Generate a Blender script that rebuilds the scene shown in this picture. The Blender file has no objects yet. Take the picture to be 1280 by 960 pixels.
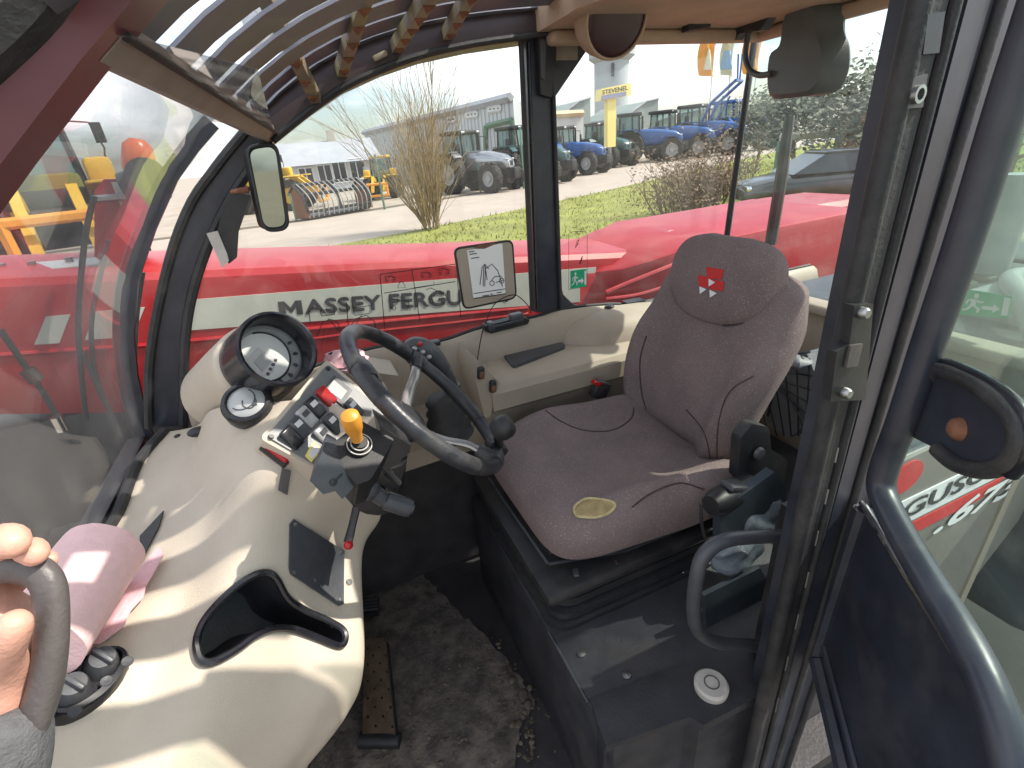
import bpy, bmesh, math, random
import numpy as np
from mathutils import Vector as V, Matrix, noise
from mathutils.bvhtree import BVHTree
random.seed(7)
S = bpy.context.scene
COL = S.collection
R = math.radians
ZC = 2.2                                   # eye height of the photographer above the yard

# ------------------------------------------------------------------ camera
FPX = 612.0
_p, _y, _r = R(25.7), R(21.0), R(5.1)
FWD = V((math.sin(_y)*math.cos(_p), math.cos(_y)*math.cos(_p), -math.sin(_p)))
_rt = V((math.cos(_y), -math.sin(_y), 0)); _up = _rt.cross(FWD)
CR = _rt*math.cos(_r) - _up*math.sin(_r)
CU = _rt*math.sin(_r) + _up*math.cos(_r)
cd = bpy.data.cameras.new('camera'); cam = bpy.data.objects.new('camera', cd); COL.objects.link(cam)
cd.sensor_width = 36; cd.lens = 36*FPX/1280; cd.clip_start = 0.02; cd.clip_end = 3000
m3 = Matrix((CR, CU, -FWD)).transposed()
cam.matrix_world = Matrix.Translation((0, 0, ZC)) @ m3.to_4x4()
S.camera = cam

# ------------------------------------------------------------------ sky, sun, exposure
SUN_AZ, SUN_EL = -16.0, 48.5               # degrees from the rear of the machine (+X) towards its right side (+Y); elevation
sd = V((math.cos(R(SUN_EL))*math.cos(R(SUN_AZ)), math.cos(R(SUN_EL))*math.sin(R(SUN_AZ)), math.sin(R(SUN_EL))))
w = bpy.data.worlds.new('World'); S.world = w; w.use_nodes = True
nt = w.node_tree; N = nt.nodes; L = nt.links
bg = N['Background']
sky = N.new('ShaderNodeTexSky'); sky.sky_type = 'NISHITA'; sky.sun_disc = False
sky.sun_elevation = R(SUN_EL); sky.sun_rotation = math.atan2(sd.x, sd.y)
sky.air_density = 1.0; sky.dust_density = 2.0
tc = N.new('ShaderNodeTexCoord'); mp = N.new('ShaderNodeMapping'); mp.inputs['Scale'].default_value = (1.5, 1.5, 4.0)
nz = N.new('ShaderNodeTexNoise'); nz.inputs['Scale'].default_value = 1.3; nz.inputs['Detail'].default_value = 7; nz.inputs['Roughness'].default_value = .58
rp = N.new('ShaderNodeValToRGB'); rp.color_ramp.elements[0].position = .40; rp.color_ramp.elements[1].position = .62
mx = N.new('ShaderNodeMix'); mx.data_type = 'RGBA'
L.new(tc.outputs['Generated'], mp.inputs['Vector']); L.new(mp.outputs[0], nz.inputs['Vector']); L.new(nz.outputs['Fac'], rp.inputs['Fac'])
L.new(rp.outputs['Color'], mx.inputs['Factor']); L.new(sky.outputs[0], mx.inputs['A'])
mx.inputs['B'].default_value = (9.0, 9.2, 9.6, 1)          # thin bright cloud, in the sky texture's own units
L.new(mx.outputs['Result'], bg.inputs['Color']); bg.inputs['Strength'].default_value = 0.10
ld = bpy.data.lights.new('sun', 'SUN'); sun = bpy.data.objects.new('sun', ld); COL.objects.link(sun)
ld.energy = 2.8; ld.angle = R(.55); ld.color = (1, .94, .84)
sun.rotation_euler = sd.to_track_quat('Z', 'Y').to_euler(); sun.location = (0, 0, 30)
S.view_settings.view_transform = 'Standard'; S.view_settings.look = 'None'
S.view_settings.exposure = 1.2; S.view_settings.gamma = 1; S.view_settings.use_curve_mapping = False
try:
    S.cycles.transparent_max_bounces = 24; S.cycles.max_bounces = 8; S.cycles.use_denoising = True
except Exception: pass

# ------------------------------------------------------------------ rays through the lens, used to measure the place
def ray(u, v): return FWD + CR*((u-640)/FPX) + CU*((480-v)/FPX)
def ox(u, v, x): r = ray(u, v); return r*(x/r.x)
def oy(u, v, y): r = ray(u, v); return r*(y/r.y)
def oz(u, v, z): r = ray(u, v); return r*(z/r.z)
def op(u, v, p, n): r = ray(u, v); return r*(V(p).dot(V(n))/r.dot(V(n)))
GZ = -ZC                                   # ground, measured from the eye

# ------------------------------------------------------------------ materials
MATS = {}
def mat(name, col, rough=.5, metal=0, spec=.5, var=.12, vs=12, bump=0, bs=60, dirt=0, dcol=(.3, .25, .19), ds=5, coat=0, emit=0, speck=0):
    m = bpy.data.materials.new(name); m.use_nodes = True
    nt = m.node_tree; N = nt.nodes; L = nt.links; b = N['Principled BSDF']
    b.inputs['Roughness'].default_value = rough; b.inputs['Metallic'].default_value = metal
    b.inputs['Specular IOR Level'].default_value = spec; b.inputs['Coat Weight'].default_value = coat
    g = N.new('ShaderNodeNewGeometry')
    n1 = N.new('ShaderNodeTexNoise'); n1.inputs['Scale'].default_value = vs; n1.inputs['Detail'].default_value = 5
    L.new(g.outputs['Position'], n1.inputs['Vector'])
    mr = N.new('ShaderNodeMapRange'); mr.inputs['From Min'].default_value = .3; mr.inputs['From Max'].default_value = .7
    mr.inputs['To Min'].default_value = 1-var; mr.inputs['To Max'].default_value = 1+var
    L.new(n1.outputs['Fac'], mr.inputs['Value'])
    mul = N.new('ShaderNodeVectorMath'); mul.operation = 'SCALE'; mul.inputs[0].default_value = col
    L.new(mr.outputs[0], mul.inputs['Scale']); out = mul.outputs[0]
    if dirt:
        n2 = N.new('ShaderNodeTexNoise'); n2.inputs['Scale'].default_value = ds; n2.inputs['Detail'].default_value = 8; n2.inputs['Roughness'].default_value = .65
        L.new(g.outputs['Position'], n2.inputs['Vector'])
        r2 = N.new('ShaderNodeValToRGB'); r2.color_ramp.elements[0].position = .48; r2.color_ramp.elements[1].position = .72
        L.new(n2.outputs['Fac'], r2.inputs['Fac'])
        f = N.new('ShaderNodeMath'); f.operation = 'MULTIPLY'; f.inputs[1].default_value = dirt; L.new(r2.outputs['Color'], f.inputs[0])
        x = N.new('ShaderNodeMix'); x.data_type = 'RGBA'; L.new(f.outputs[0], x.inputs['Factor']); L.new(out, x.inputs['A']); x.inputs['B'].default_value = (*dcol, 1)
        out = x.outputs['Result']
        ra = N.new('ShaderNodeMath'); ra.operation = 'MULTIPLY_ADD'; ra.inputs[1].default_value = .4; ra.inputs[2].default_value = rough
        L.new(f.outputs[0], ra.inputs[0]); L.new(ra.outputs[0], b.inputs['Roughness'])
    if speck:
        n4 = N.new('ShaderNodeTexNoise'); n4.inputs['Scale'].default_value = 340; n4.inputs['Detail'].default_value = 2
        L.new(g.outputs['Position'], n4.inputs['Vector'])
        r4 = N.new('ShaderNodeValToRGB'); r4.color_ramp.elements[0].position = .57; r4.color_ramp.elements[1].position = .70
        L.new(n4.outputs['Fac'], r4.inputs['Fac'])
        f4 = N.new('ShaderNodeMath'); f4.operation = 'MULTIPLY'; f4.inputs[1].default_value = speck; L.new(r4.outputs['Color'], f4.inputs[0])
        x4 = N.new('ShaderNodeMix'); x4.data_type = 'RGBA'; L.new(f4.outputs[0], x4.inputs['Factor']); L.new(out, x4.inputs['A']); x4.inputs['B'].default_value = (.5, .46, .47, 1)
        out = x4.outputs['Result']
    L.new(out, b.inputs['Base Color'])
    if emit:
        L.new(out, b.inputs['Emission Color']); b.inputs['Emission Strength'].default_value = emit
    if bump:
        n3 = N.new('ShaderNodeTexNoise'); n3.inputs['Scale'].default_value = bs; n3.inputs['Detail'].default_value = 4
        L.new(g.outputs['Position'], n3.inputs['Vector'])
        bp = N.new('ShaderNodeBump'); bp.inputs['Strength'].default_value = bump; bp.inputs['Distance'].default_value = .004
        L.new(n3.outputs['Fac'], bp.inputs['Height']); L.new(bp.outputs[0], b.inputs['Normal'])
    MATS[name] = m; return m

def glass(name, tint=(.95, .98, .96), dirt=.10, dcol=(.75, .72, .68), scale=6, lo=.35, hi=.75, base=.02, rough=.02):
    """thin sheet: clear transmission, Fresnel reflection, and a dusty film that scatters light"""
    m = bpy.data.materials.new(name); m.use_nodes = True
    nt = m.node_tree; N = nt.nodes; L = nt.links; N.remove(N['Principled BSDF']); o = N['Material Output']
    tr = N.new('ShaderNodeBsdfTransparent'); tr.inputs[0].default_value = (*tint, 1)
    gl = N.new('ShaderNodeBsdfGlossy'); gl.inputs['Roughness'].default_value = rough
    gi = N.new('ShaderNodeNewGeometry'); dt = N.new('ShaderNodeVectorMath'); dt.operation = 'DOT_PRODUCT'
    L.new(gi.outputs['Normal'], dt.inputs[0]); L.new(gi.outputs['Incoming'], dt.inputs[1])
    def M_(op, x, y=None):
        q = N.new('ShaderNodeMath'); q.operation = op; L.new(x, q.inputs[0])
        if y is not None: q.inputs[1].default_value = y
        return q.outputs[0]
    c5 = M_('POWER', M_('SUBTRACT', M_('MULTIPLY', M_('ABSOLUTE', dt.outputs['Value']), -1), -1), 5)   # (1-|cos|)^5
    fr_ = M_('ADD', M_('MULTIPLY', c5, .9), .03)
    a = N.new('ShaderNodeMixShader'); L.new(fr_, a.inputs[0]); L.new(tr.outputs[0], a.inputs[1]); L.new(gl.outputs[0], a.inputs[2])
    di = N.new('ShaderNodeBsdfDiffuse'); di.inputs[0].default_value = (*dcol, 1)
    tl = N.new('ShaderNodeBsdfTranslucent'); tl.inputs[0].default_value = (*dcol, 1)
    d = N.new('ShaderNodeMixShader'); d.inputs[0].default_value = .5; L.new(di.outputs[0], d.inputs[1]); L.new(tl.outputs[0], d.inputs[2])
    g = N.new('ShaderNodeNewGeometry'); n = N.new('ShaderNodeTexNoise'); n.inputs['Scale'].default_value = scale; n.inputs['Detail'].default_value = 8; n.inputs['Roughness'].default_value = .62
    L.new(g.outputs['Position'], n.inputs['Vector'])
    mr = N.new('ShaderNodeMapRange'); mr.inputs['From Min'].default_value = lo; mr.inputs['From Max'].default_value = hi
    mr.inputs['To Min'].default_value = base; mr.inputs['To Max'].default_value = base+dirt
    L.new(n.outputs['Fac'], mr.inputs['Value'])
    b = N.new('ShaderNodeMixShader'); L.new(mr.outputs[0], b.inputs[0]); L.new(a.outputs[0], b.inputs[1]); L.new(d.outputs[0], b.inputs[2])
    L.new(b.outputs[0], o.inputs['Surface']); MATS[name] = m; return m

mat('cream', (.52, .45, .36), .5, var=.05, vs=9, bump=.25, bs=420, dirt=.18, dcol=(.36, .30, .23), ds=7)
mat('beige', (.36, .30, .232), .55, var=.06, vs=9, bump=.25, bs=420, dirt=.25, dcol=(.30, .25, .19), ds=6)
mat('headliner', (.42, .305, .215), .8, var=.08, vs=15, bump=.3, bs=300)
mat('fabric', (.225, .172, .166), .95, spec=.15, var=.14, vs=9, bump=1, bs=520, speck=.42, dirt=.3, dcol=(.24, .185, .16), ds=8)
mat('fabric_dark', (.075, .058, .060), .95, spec=.15, var=.15, vs=12, bump=.8, bs=700, speck=.15)
mat('foam', (.36, .27, .13), .95, var=.25, vs=60, bump=.8, bs=220)
mat('foam_edge', (.50, .41, .22), .95, var=.2, vs=90, bump=.6, bs=300)
mat('black', (.019, .019, .021), .42, var=.25, vs=30, bump=.07, bs=300, dirt=.25, dcol=(.09, .08, .07), ds=14)
mat('black_gloss', (.012, .012, .016), .22, var=.2, vs=20, dirt=.25, dcol=(.07, .065, .06), ds=12)
mat('frame_black', (.027, .031, .044), .34, var=.25, vs=16, dirt=.5, dcol=(.075, .07, .068), ds=9, bump=.08, bs=50)
mat('rubber', (.022, .022, .024), .6, var=.3, vs=25, bump=.3, bs=200, dirt=.35, dcol=(.10, .085, .07), ds=16)
mat('bellows', (.022, .022, .025), .5, var=.25, vs=25, bump=.2, bs=200, dirt=.4, dcol=(.06, .054, .05), ds=10)
mat('floor_dark', (.030, .027, .030), .55, var=.35, vs=14, bump=.25, bs=120, dirt=.45, dcol=(.05, .042, .036), ds=9)
mat('plinth', (.030, .031, .037), .45, var=.3, vs=14, bump=.2, bs=160, dirt=.45, dcol=(.065, .055, .05), ds=8)
mat('mat_rubber', (.095, .079, .068), .85, var=.5, vs=22, bump=1, bs=90, dirt=.85, dcol=(.20, .165, .135), ds=11)
mat('soil', (.11, .088, .065), .95, var=.5, vs=40, bump=1, bs=150)
mat('grey_plastic', (.045, .047, .053), .4, var=.12, vs=30, bump=.15, bs=300)
mat('dark_grey', (.055, .058, .066), .38, var=.15, vs=25, bump=.07, bs=300, dirt=.3, dcol=(.14, .13, .12), ds=15)
mat('wheel_rim', (.024, .025, .030), .36, var=.3, vs=28, bump=.15, bs=200, dirt=.5, dcol=(.14, .13, .115), ds=12)
mat('steel', (.35, .35, .35), .3, metal=.9, var=.15, vs=40)
mat('chrome', (.7, .7, .7), .15, metal=1, var=.05)
mat('spoke', (.30, .29, .28), .3, metal=.7, var=.2, vs=30)
mat('panel_grey', (.16, .165, .165), .38, var=.08, vs=20, bump=.1, bs=300)
mat('silver', (.44, .44, .43), .35, metal=.25, var=.08, vs=20)
mat('lcd', (.62, .64, .60), .25, var=.04)
mat('lcd_dark', (.33, .34, .33), .3, var=.05)
mat('orange', (.72, .30, .035), .4, var=.1, vs=40)
mat('red_paint', (.33, .005, .010), .36, coat=.15, var=.08, vs=4, dirt=.22, dcol=(.45, .20, .17), ds=5)
mat('red_plastic', (.42, .012, .014), .25, var=.1)
mat('red_cloth', (.52, .03, .03), .9, var=.1, vs=200)
mat('white_print', (.72, .72, .72), .7, var=.05)
mat('stripe', (.47, .48, .42), .5, var=.05, vs=12, dirt=.2, ds=9)
mat('letter', (.045, .042, .045), .5, var=.15, vs=40)
mat('line_print', (.01, .01, .012), .6)
mat('paper', (.78, .77, .74), .8, var=.03)
mat('pink_paper', (.80, .53, .53), .9, var=.05, vs=60, bump=.25, bs=180)
mat('pink_dark', (.72, .45, .48), .9, var=.06, vs=60, bump=.4, bs=120)
mat('skin', (.66, .35, .26), .5, var=.10, vs=40, bump=.2, bs=220)
mat('nail', (.72, .42, .34), .3, var=.03)
mat('sleeve', (.10, .10, .105), .95, var=.2, vs=120, bump=.6, bs=400)
mat('grip', (.095, .083, .08), .45, var=.15, vs=20, bump=.2, bs=200)
mat('grip_inner', (.16, .075, .045), .6, var=.15, vs=20)
mat('green_sticker', (.012, .38, .17), .4, var=.03)
mat('yellow', (.66, .40, .03), .35, var=.12, vs=3, dirt=.2, ds=3)
mat('yellow_sign', (.78, .64, .22), .4, var=.04)
mat('blue_text', (.24, .24, .36), .5)
mat('slat', (.13, .135, .165), .5, var=.08, vs=10, dirt=.15, dcol=(.25, .24, .23))
mat('roof_bar', (.22, .185, .14), .6, var=.2, vs=20, dirt=.5, dcol=(.45, .42, .10), ds=10)
mat('beam', (.24, .205, .18), .55, var=.15, vs=20, dirt=.3, dcol=(.38, .33, .26), ds=9)
mat('maroon', (.10, .022, .026), .35, var=.15, vs=8, dirt=.2, dcol=(.2, .1, .1))  # near front post: a red reflection put into its base colour
mat('dome', (.045, .016, .020), .35, var=.1)
mat('plastic_bag', (.13, .155, .18), .25, var=.25, vs=25, bump=.8, bs=60)
mat('bin_grey', (.17, .18, .19), .55, var=.2, vs=18, bump=.3, bs=90)
mat('pocket_blue', (.035, .045, .055), .4, var=.3, vs=15)
mat('cap_white', (.50, .47, .43), .6, var=.12, vs=40, bump=.2, bs=250)
mat('yellow_label', (.78, .68, .22), .5, var=.08, vs=80)
mat('body_grey', (.20, .185, .165), .42, var=.1, vs=5, dirt=.35, dcol=(.30, .275, .23), ds=4)
mat('ground', (.31, .265, .215), .95, var=.18, vs=.9, bump=.5, bs=14, dirt=.35, dcol=(.20, .17, .14), ds=.25)
mat('road', (.36, .305, .26), .9, var=.08, vs=.7, bump=.3, bs=30, dirt=.25, dcol=(.28, .235, .20), ds=.4)
mat('verge', (.20, .215, .045), .95, var=.3, vs=.8, dirt=.5, dcol=(.26, .25, .07), ds=.7)
mat('grass', (.24, .245, .055), .85, var=.45, vs=.9)
mat('ground_shade', (.035, .035, .032), .9, var=.3, vs=2, dirt=.3, dcol=(.09, .085, .07), ds=2)  # ground colour darkened to stand for shade under the machine
mat('wall_metal', (.44, .455, .475), .5, var=.04, vs=.6)
mat('wall_white', (.48, .48, .48), .7, var=.05, vs=.8)
mat('roof_grey', (.30, .31, .34), .7, var=.08, vs=1)
mat('wall_green', (.22, .26, .25), .7, var=.06, vs=.6)
mat('wall_beige', (.42, .38, .32), .8, var=.05, vs=.6)
mat('roof_tan', (.50, .40, .27), .8, var=.06, vs=.6)
mat('concrete', (.36, .40, .42), .8, var=.05, vs=.5)
mat('window_dark', (.03, .035, .045), .12, var=.05)
mat('win_frame', (.6, .6, .6), .5)
mat('tyre', (.022, .022, .022), .85, var=.3, vs=12, dirt=.4, dcol=(.09, .08, .07), ds=4)
mat('rim_grey', (.30, .31, .31), .5, var=.1)
mat('t_blue', (.025, .09, .28), .3, var=.08, vs=3)
mat('t_silver', (.36, .37, .40), .18, metal=.7, var=.05, vs=3)
mat('t_teal', (.03, .085, .095), .35, var=.08, vs=3)
mat('t_black', (.02, .02, .022), .5, var=.2, vs=6)
mat('t_white', (.6, .6, .6), .4)
mat('post_green', (.10, .19, .13), .6, var=.15, vs=8)
mat('bark', (.23, .175, .11), .9, var=.3, vs=9)
mat('twig', (.33, .24, .125), .9, var=.35, vs=3)
mat('hedge_twig', (.16, .115, .075), .9, var=.35, vs=3)
mat('leaf_dark', (.10, .105, .075), .8, var=.45, vs=1.5)
mat('leaf_brown', (.15, .10, .06), .85, var=.4, vs=1.5)
mat('flag_orange', (.80, .45, .10), .8, var=.08, vs=2)
mat('flag_blue', (.20, .36, .55), .8, var=.08, vs=2)
mat('flag_pale', (.66, .64, .48), .8, var=.08, vs=2)
mat('car_paint', (.03, .032, .034), .2, var=.1, vs=2, coat=.5)
mat('rust', (.20, .085, .045), .8, var=.4, vs=30, bump=.5, bs=120)
mat('rust_pedal', (.17, .115, .075), .6, var=.35, vs=25, bump=.4, bs=160, dirt=.6, dcol=(.27, .22, .16), ds=18)
mat('rail_brown', (.045, .028, .028), .45, var=.2, vs=20)
mat('mirror_shell', (.085, .095, .092), .45, var=.1, vs=20, bump=.15, bs=300)
mat('orange_lens', (.75, .16, .05), .25, var=.05)
glass('glass_windscreen', (.98, .985, .98), .09, (.66, .64, .62), 3.5, .35, .8, .035)
glass('glass_side', (.97, .985, .97), .05, (.8, .78, .74), 8, .4, .85, .015)
glass('glass_rear', (.94, .98, .96), .06, (.70, .72, .70), 9, .45, .85, .006)
glass('glass_door', (.86, .94, .91), .08, (.62, .70, .66), 7, .45, .85, .008)
glass('glass_roof', (.95, .95, .96), .06, (.6, .58, .58), 5, .4, .8, .02, .05)
glass('glass_far', (.55, .68, .68), .1, (.5, .55, .55), 2, .4, .8, .05)
glass('clear_plastic', (.97, .98, .98), .04, (.8, .8, .8), 20, .4, .8, .01)
mat('mirror', (.28, .32, .27), .03, metal=1, var=.02)

# ------------------------------------------------------------------ mesh helpers
def cr(pts, n=6, closed=False):
    """Catmull-Rom through the points"""
    P = [V(p) for p in pts]; k = len(P); out = []
    if k < 3 and not closed: 
        return [P[0].lerp(P[1], i/n) for i in range(n+1)]
    for i in range(k if closed else k-1):
        if closed: a, b, c, d = P[i-1], P[i], P[(i+1) % k], P[(i+2) % k]
        else: a, b, c, d = P[max(i-1, 0)], P[i], P[i+1], P[min(i+2, k-1)]
        for j in range(n):
            t = j/n
            out.append(.5*((2*b)+(c-a)*t+(2*a-5*b+4*c-d)*t*t+(3*b-a-3*c+d)*t**3))
    if not closed: out.append(P[-1])
    return out

class MB:
    def __init__(self): self.b = bmesh.new()
    def face(self, vs):
        try: return self.b.faces.new(vs)
        except ValueError: return None
    def poly(self, pts): return self.face([self.b.verts.new(V(p)) for p in pts])
    def box(self, c, s, rot=None, bev=0, seg=2):
        r = bmesh.ops.create_cube(self.b, size=1); vs = r['verts']
        M = Matrix.Translation(V(c)) @ ((rot.to_4x4() if rot else Matrix.Identity(4))) @ Matrix.Diagonal((*s, 1))
        bmesh.ops.transform(self.b, matrix=M, verts=vs)
        if bev:
            es = list({e for v in vs for e in v.link_edges})
            bmesh.ops.bevel(self.b, geom=es, offset=bev, segments=seg, affect='EDGES', profile=.5)
        return self
    def tube(self, pts, r, n=10, closed=False, flat=1.0, cap=True, up=None):
        P = [V(p) for p in pts]; k = len(P); rings = []
        rr = r if isinstance(r, (list, tuple)) else [r]*k
        prev = None
        for i, p in enumerate(P):
            a = P[(i-1) % k] if closed or i > 0 else p; c = P[(i+1) % k] if closed or i < k-1 else p
            t = (c-a).normalized()
            if prev is None:
                u = V(up) if up else (V((0, 0, 1)) if abs(t.z) < .9 else V((1, 0, 0)))
            else: u = prev
            u = (u - t*u.dot(t)).normalized(); prev = u; s = t.cross(u)
            rings.append([self.b.verts.new(p + (u*math.cos(2*math.pi*j/n)*flat + s*math.sin(2*math.pi*j/n))*rr[i]) for j in range(n)])
        for i in range(k if closed else k-1):
            A, B = rings[i], rings[(i+1) % k]
            for j in range(n): self.face([A[j], A[(j+1) % n], B[(j+1) % n], B[j]])
        if cap and not closed: self.face(rings[0][::-1]); self.face(rings[-1])
        return self
    def cyl(self, a, b, r0, r1=None, n=20): return self.tube([a, b], [r0, r0 if r1 is None else r1], n)
    def prism(self, poly, vec):
        a = [self.b.verts.new(V(p)) for p in poly]; b = [self.b.verts.new(V(p)+V(vec)) for p in poly]
        k = len(a); self.face(a); self.face(b[::-1])
        for i in range(k): self.face([a[i], b[i], b[(i+1) % k], a[(i+1) % k]])
        return self
    def loft(self, rings, cap=True, closed=True):
        Rr = [[self.b.verts.new(V(p)) for p in r] for r in rings]; n = len(Rr[0])
        for A, B in zip(Rr, Rr[1:]):
            for j in range(n if closed else n-1): self.face([A[j], A[(j+1) % n], B[(j+1) % n], B[j]])
        if cap and closed: self.face(Rr[0][::-1]); self.face(Rr[-1])
        return self
    def lathe(self, prof, o, ax, n=28, up=None):
        """profile of (radius, height) round axis ax from o"""
        o = V(o); ax = V(ax).normalized(); u = V(up) if up else (V((0, 0, 1)) if abs(ax.z) < .9 else V((1, 0, 0)))
        u = (u-ax*u.dot(ax)).normalized(); s = ax.cross(u); rings = []
        for r, h in prof:
            rings.append([o+ax*h+(u*math.cos(2*math.pi*j/n)+s*math.sin(2*math.pi*j/n))*max(r, 1e-5) for j in range(n)])
        if prof[0][0] > 1e-4 and prof[-1][0] > 1e-4: return self.loft(rings+[rings[0]], cap=False)
        return self.loft(rings)
    def ball(self, c, r, sc=(1, 1, 1), rot=None, u=16, v=10):
        q = bmesh.ops.create_uvsphere(self.b, u_segments=u, v_segments=v, radius=r)
        M = Matrix.Translation(V(c)) @ (rot.to_4x4() if rot else Matrix.Identity(4)) @ Matrix.Diagonal((*sc, 1))
        bmesh.ops.transform(self.b, matrix=M, verts=q['verts']); return self
    def slab(self, pts, t):
        """flat polygon given thickness t along its normal (away from the first side)"""
        P = [V(p) for p in pts]; n = V((0, 0, 0))
        for i in range(len(P)): n += (P[i]-P[0]).cross(P[(i+1) % len(P)]-P[0])
        return self.prism(P, n.normalized()*t)

ORG = {}
def obj(name, mb, m, parent=None, smooth=True, ang=40, local=False, label=None):
    me = bpy.data.meshes.new(name)
    bm = mb.b if isinstance(mb, MB) else mb
    bmesh.ops.recalc_face_normals(bm, faces=bm.faces)
    org = V(ORG.get(parent.name, (0, 0, 0))) if parent else V((0, 0, 0))
    if not parent and not local:
        xs = [v.co for v in bm.verts]; lo = V((min(c.x for c in xs), min(c.y for c in xs), min(c.z for c in xs))); hi = V((max(c.x for c in xs), max(c.y for c in xs), max(c.z for c in xs)))
        org = V(((lo.x+hi.x)/2, (lo.y+hi.y)/2, lo.z))
    bmesh.ops.translate(bm, verts=bm.verts, vec=-org)
    bm.to_mesh(me); bm.free()
    if smooth:
        me.shade_smooth(); me.set_sharp_from_angle(angle=R(ang))
    me.materials.append(MATS[m])
    o = bpy.data.objects.new(name, me); COL.objects.link(o)
    if parent: o.parent = parent
    elif not local: o.location = org+V((0, 0, ZC))
    ORG[o.name] = org
    if label: o['label'] = label
    return o
def thing(name, label, cat, base=(0, 0, 0), group=None, local=False):
    o = bpy.data.objects.new(name, None); COL.objects.link(o); o.empty_display_size = .1
    o['label'] = label; o['category'] = cat
    if group: o['group'] = group
    ORG[o.name] = V((0, 0, 0)) if local else V(base)
    o.location = V(base) if local else V(base)+V((0, 0, ZC))
    return o
def tag(o, label, cat, group=None):
    o['label'] = label; o['category'] = cat
    if group: o['group'] = group
    return o
def kind(o, k): o['kind'] = k; return o
def dup(root, loc, rotz, label=None):
    r = root.copy(); COL.objects.link(r); r.location = loc; r.rotation_euler = (0, 0, rotz)
    if label: r['label'] = label
    def rec(src, dst):
        for ch in list(src.children):
            if ch.parent is not src: continue
            c = ch.copy(); COL.objects.link(c); c.parent = dst; rec(ch, c)
    rec(root, r)
    return r
def bvh(o):
    """world-space ray target in eye-relative coordinates"""
    org = ORG[o.name]
    return BVHTree.FromPolygons([v.co+org for v in o.data.vertices], [p.vertices[:] for p in o.data.polygons])
def hit(tree, u, v):
    r = ray(u, v).normalized(); h = tree.ray_cast(V((0, 0, 0)), r)
    if h[0] is None: return None, None
    n = h[1]
    if n.dot(r) > 0: n = -n
    return h[0], n
_txt = {}
def text_polys(s, bold=.0, shear=0):
    k = (s, bold, shear)
    if k not in _txt:
        c = bpy.data.curves.new('lettering', 'FONT'); c.body = s; c.offset = bold; c.shear = shear; c.resolution_u = 3
        o = bpy.data.objects.new('lettering', c); COL.objects.link(o)
        bpy.context.view_layer.update()
        me = o.evaluated_get(bpy.context.evaluated_depsgraph_get()).to_mesh()
        vs = [v.co.copy() for v in me.vertices]; fs = [tuple(p.vertices) for p in me.polygons]
        o.to_mesh_clear(); bpy.data.objects.remove(o); bpy.data.curves.remove(c)
        x0 = min(v.x for v in vs); x1 = max(v.x for v in vs); y0 = min(v.y for v in vs); y1 = max(v.y for v in vs)
        _txt[k] = ([((v.x-x0)/(x1-x0), (v.y-y0)/(y1-y0)) for v in vs], fs)
    return _txt[k]
def put_text(mb, s, fn, bold=.0, shear=0):
    """fn maps (0..1, 0..1) over the words to a point"""
    vs, fs = text_polys(s, bold, shear); bv = [mb.b.verts.new(fn(a, b)) for a, b in vs]
    for f in fs: mb.face([bv[i] for i in f])
def quadmap(p00, p10, p11, p01):
    a, b, c, d = V(p00), V(p10), V(p11), V(p01)
    return lambda s, t: (a*(1-s)+b*s)*(1-t)+(d*(1-s)+c*s)*t
def frame_of(n, up=(0, 0, 1)):
    n = V(n).normalized(); x = V(up).cross(n).normalized(); y = n.cross(x)
    return Matrix((x, y, n)).transposed()      # columns: across, up, outwards
# ================================================================== ground and setting
def sheet(name, pts, z, m, k='structure'):
    b = MB(); b.poly([(x, y, z) for x, y in pts]); return kind(obj(name, b, m, smooth=False), k)
sheet('ground', [(-900, -900), (900, -900), (900, 900), (-900, 900)], GZ, 'ground')
sheet('road', [(-70, 17), (-10, 15.2), (.3, 15.5), (3.9, 16.6), (8.1, 18.3), (13.5, 20.8), (31, 30), (80, 52), (80, 75), (24, 36), (11.9, 28.3), (4, 25.6), (-1, 24), (-70, 24)], GZ+.006, 'road')
sheet('grass_verge', [(-.6, 15.2), (.9, 15.9), (3.9, 16.8), (8.1, 18.5), (13.5, 21), (31, 30.4), (80, 52.5), (80, 6), (10, 5), (2.5, 5), (.5, 9), (-.8, 13.5)], GZ+.012, 'verge')
sheet('yard_edge', [(-14, 24.2), (-1, 24.3), (4, 25.9), (11.9, 28.6), (24, 36.3), (23.4, 36.9), (11.4, 29.3), (3.8, 26.7), (-1, 25.1), (-14, 25)], GZ+.010, 'soil')
sheet('shaded_ground', [(-1.9, -1.5), (3.2, -1.5), (3.2, 4.4), (1.2, 5.2), (-1.1, 4.7), (-1.7, 3.1)], GZ+.005, 'ground_shade')  # dark sheet that paints the machine's shade on the ground

# grass: blades on the verge nobody could count
g = MB(); rng = random.Random(3)
def in_verge(x, y): return y > 8 and y < 16.0+.32*max(x-1, 0)**1.0 and x > .4+ (13-y)*.12
nb = 0
while nb < 15000:
    x = rng.uniform(-.3, 30); y = rng.uniform(9, 27)
    if y > 15.9+max(0, x-.9)*.43 - (.45 if x < 8 else .3): continue
    if x < .8 and y < 14: continue
    nb += 1
    h = rng.uniform(.05, .13)*(1.4 if noise.noise(V((x*.8, y*.8, 0))) > .15 else .8); a = rng.uniform(0, 6.28); wd = rng.uniform(.012, .03); lx, ly = rng.gauss(0, .06), rng.gauss(0, .06)
    g.poly([(x-wd*math.cos(a), y-wd*math.sin(a), GZ), (x+wd*math.cos(a), y+wd*math.sin(a), GZ), (x+lx, y+ly, GZ+h)])
kind(obj('grass', g, 'grass', smooth=False), 'stuff')

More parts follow.
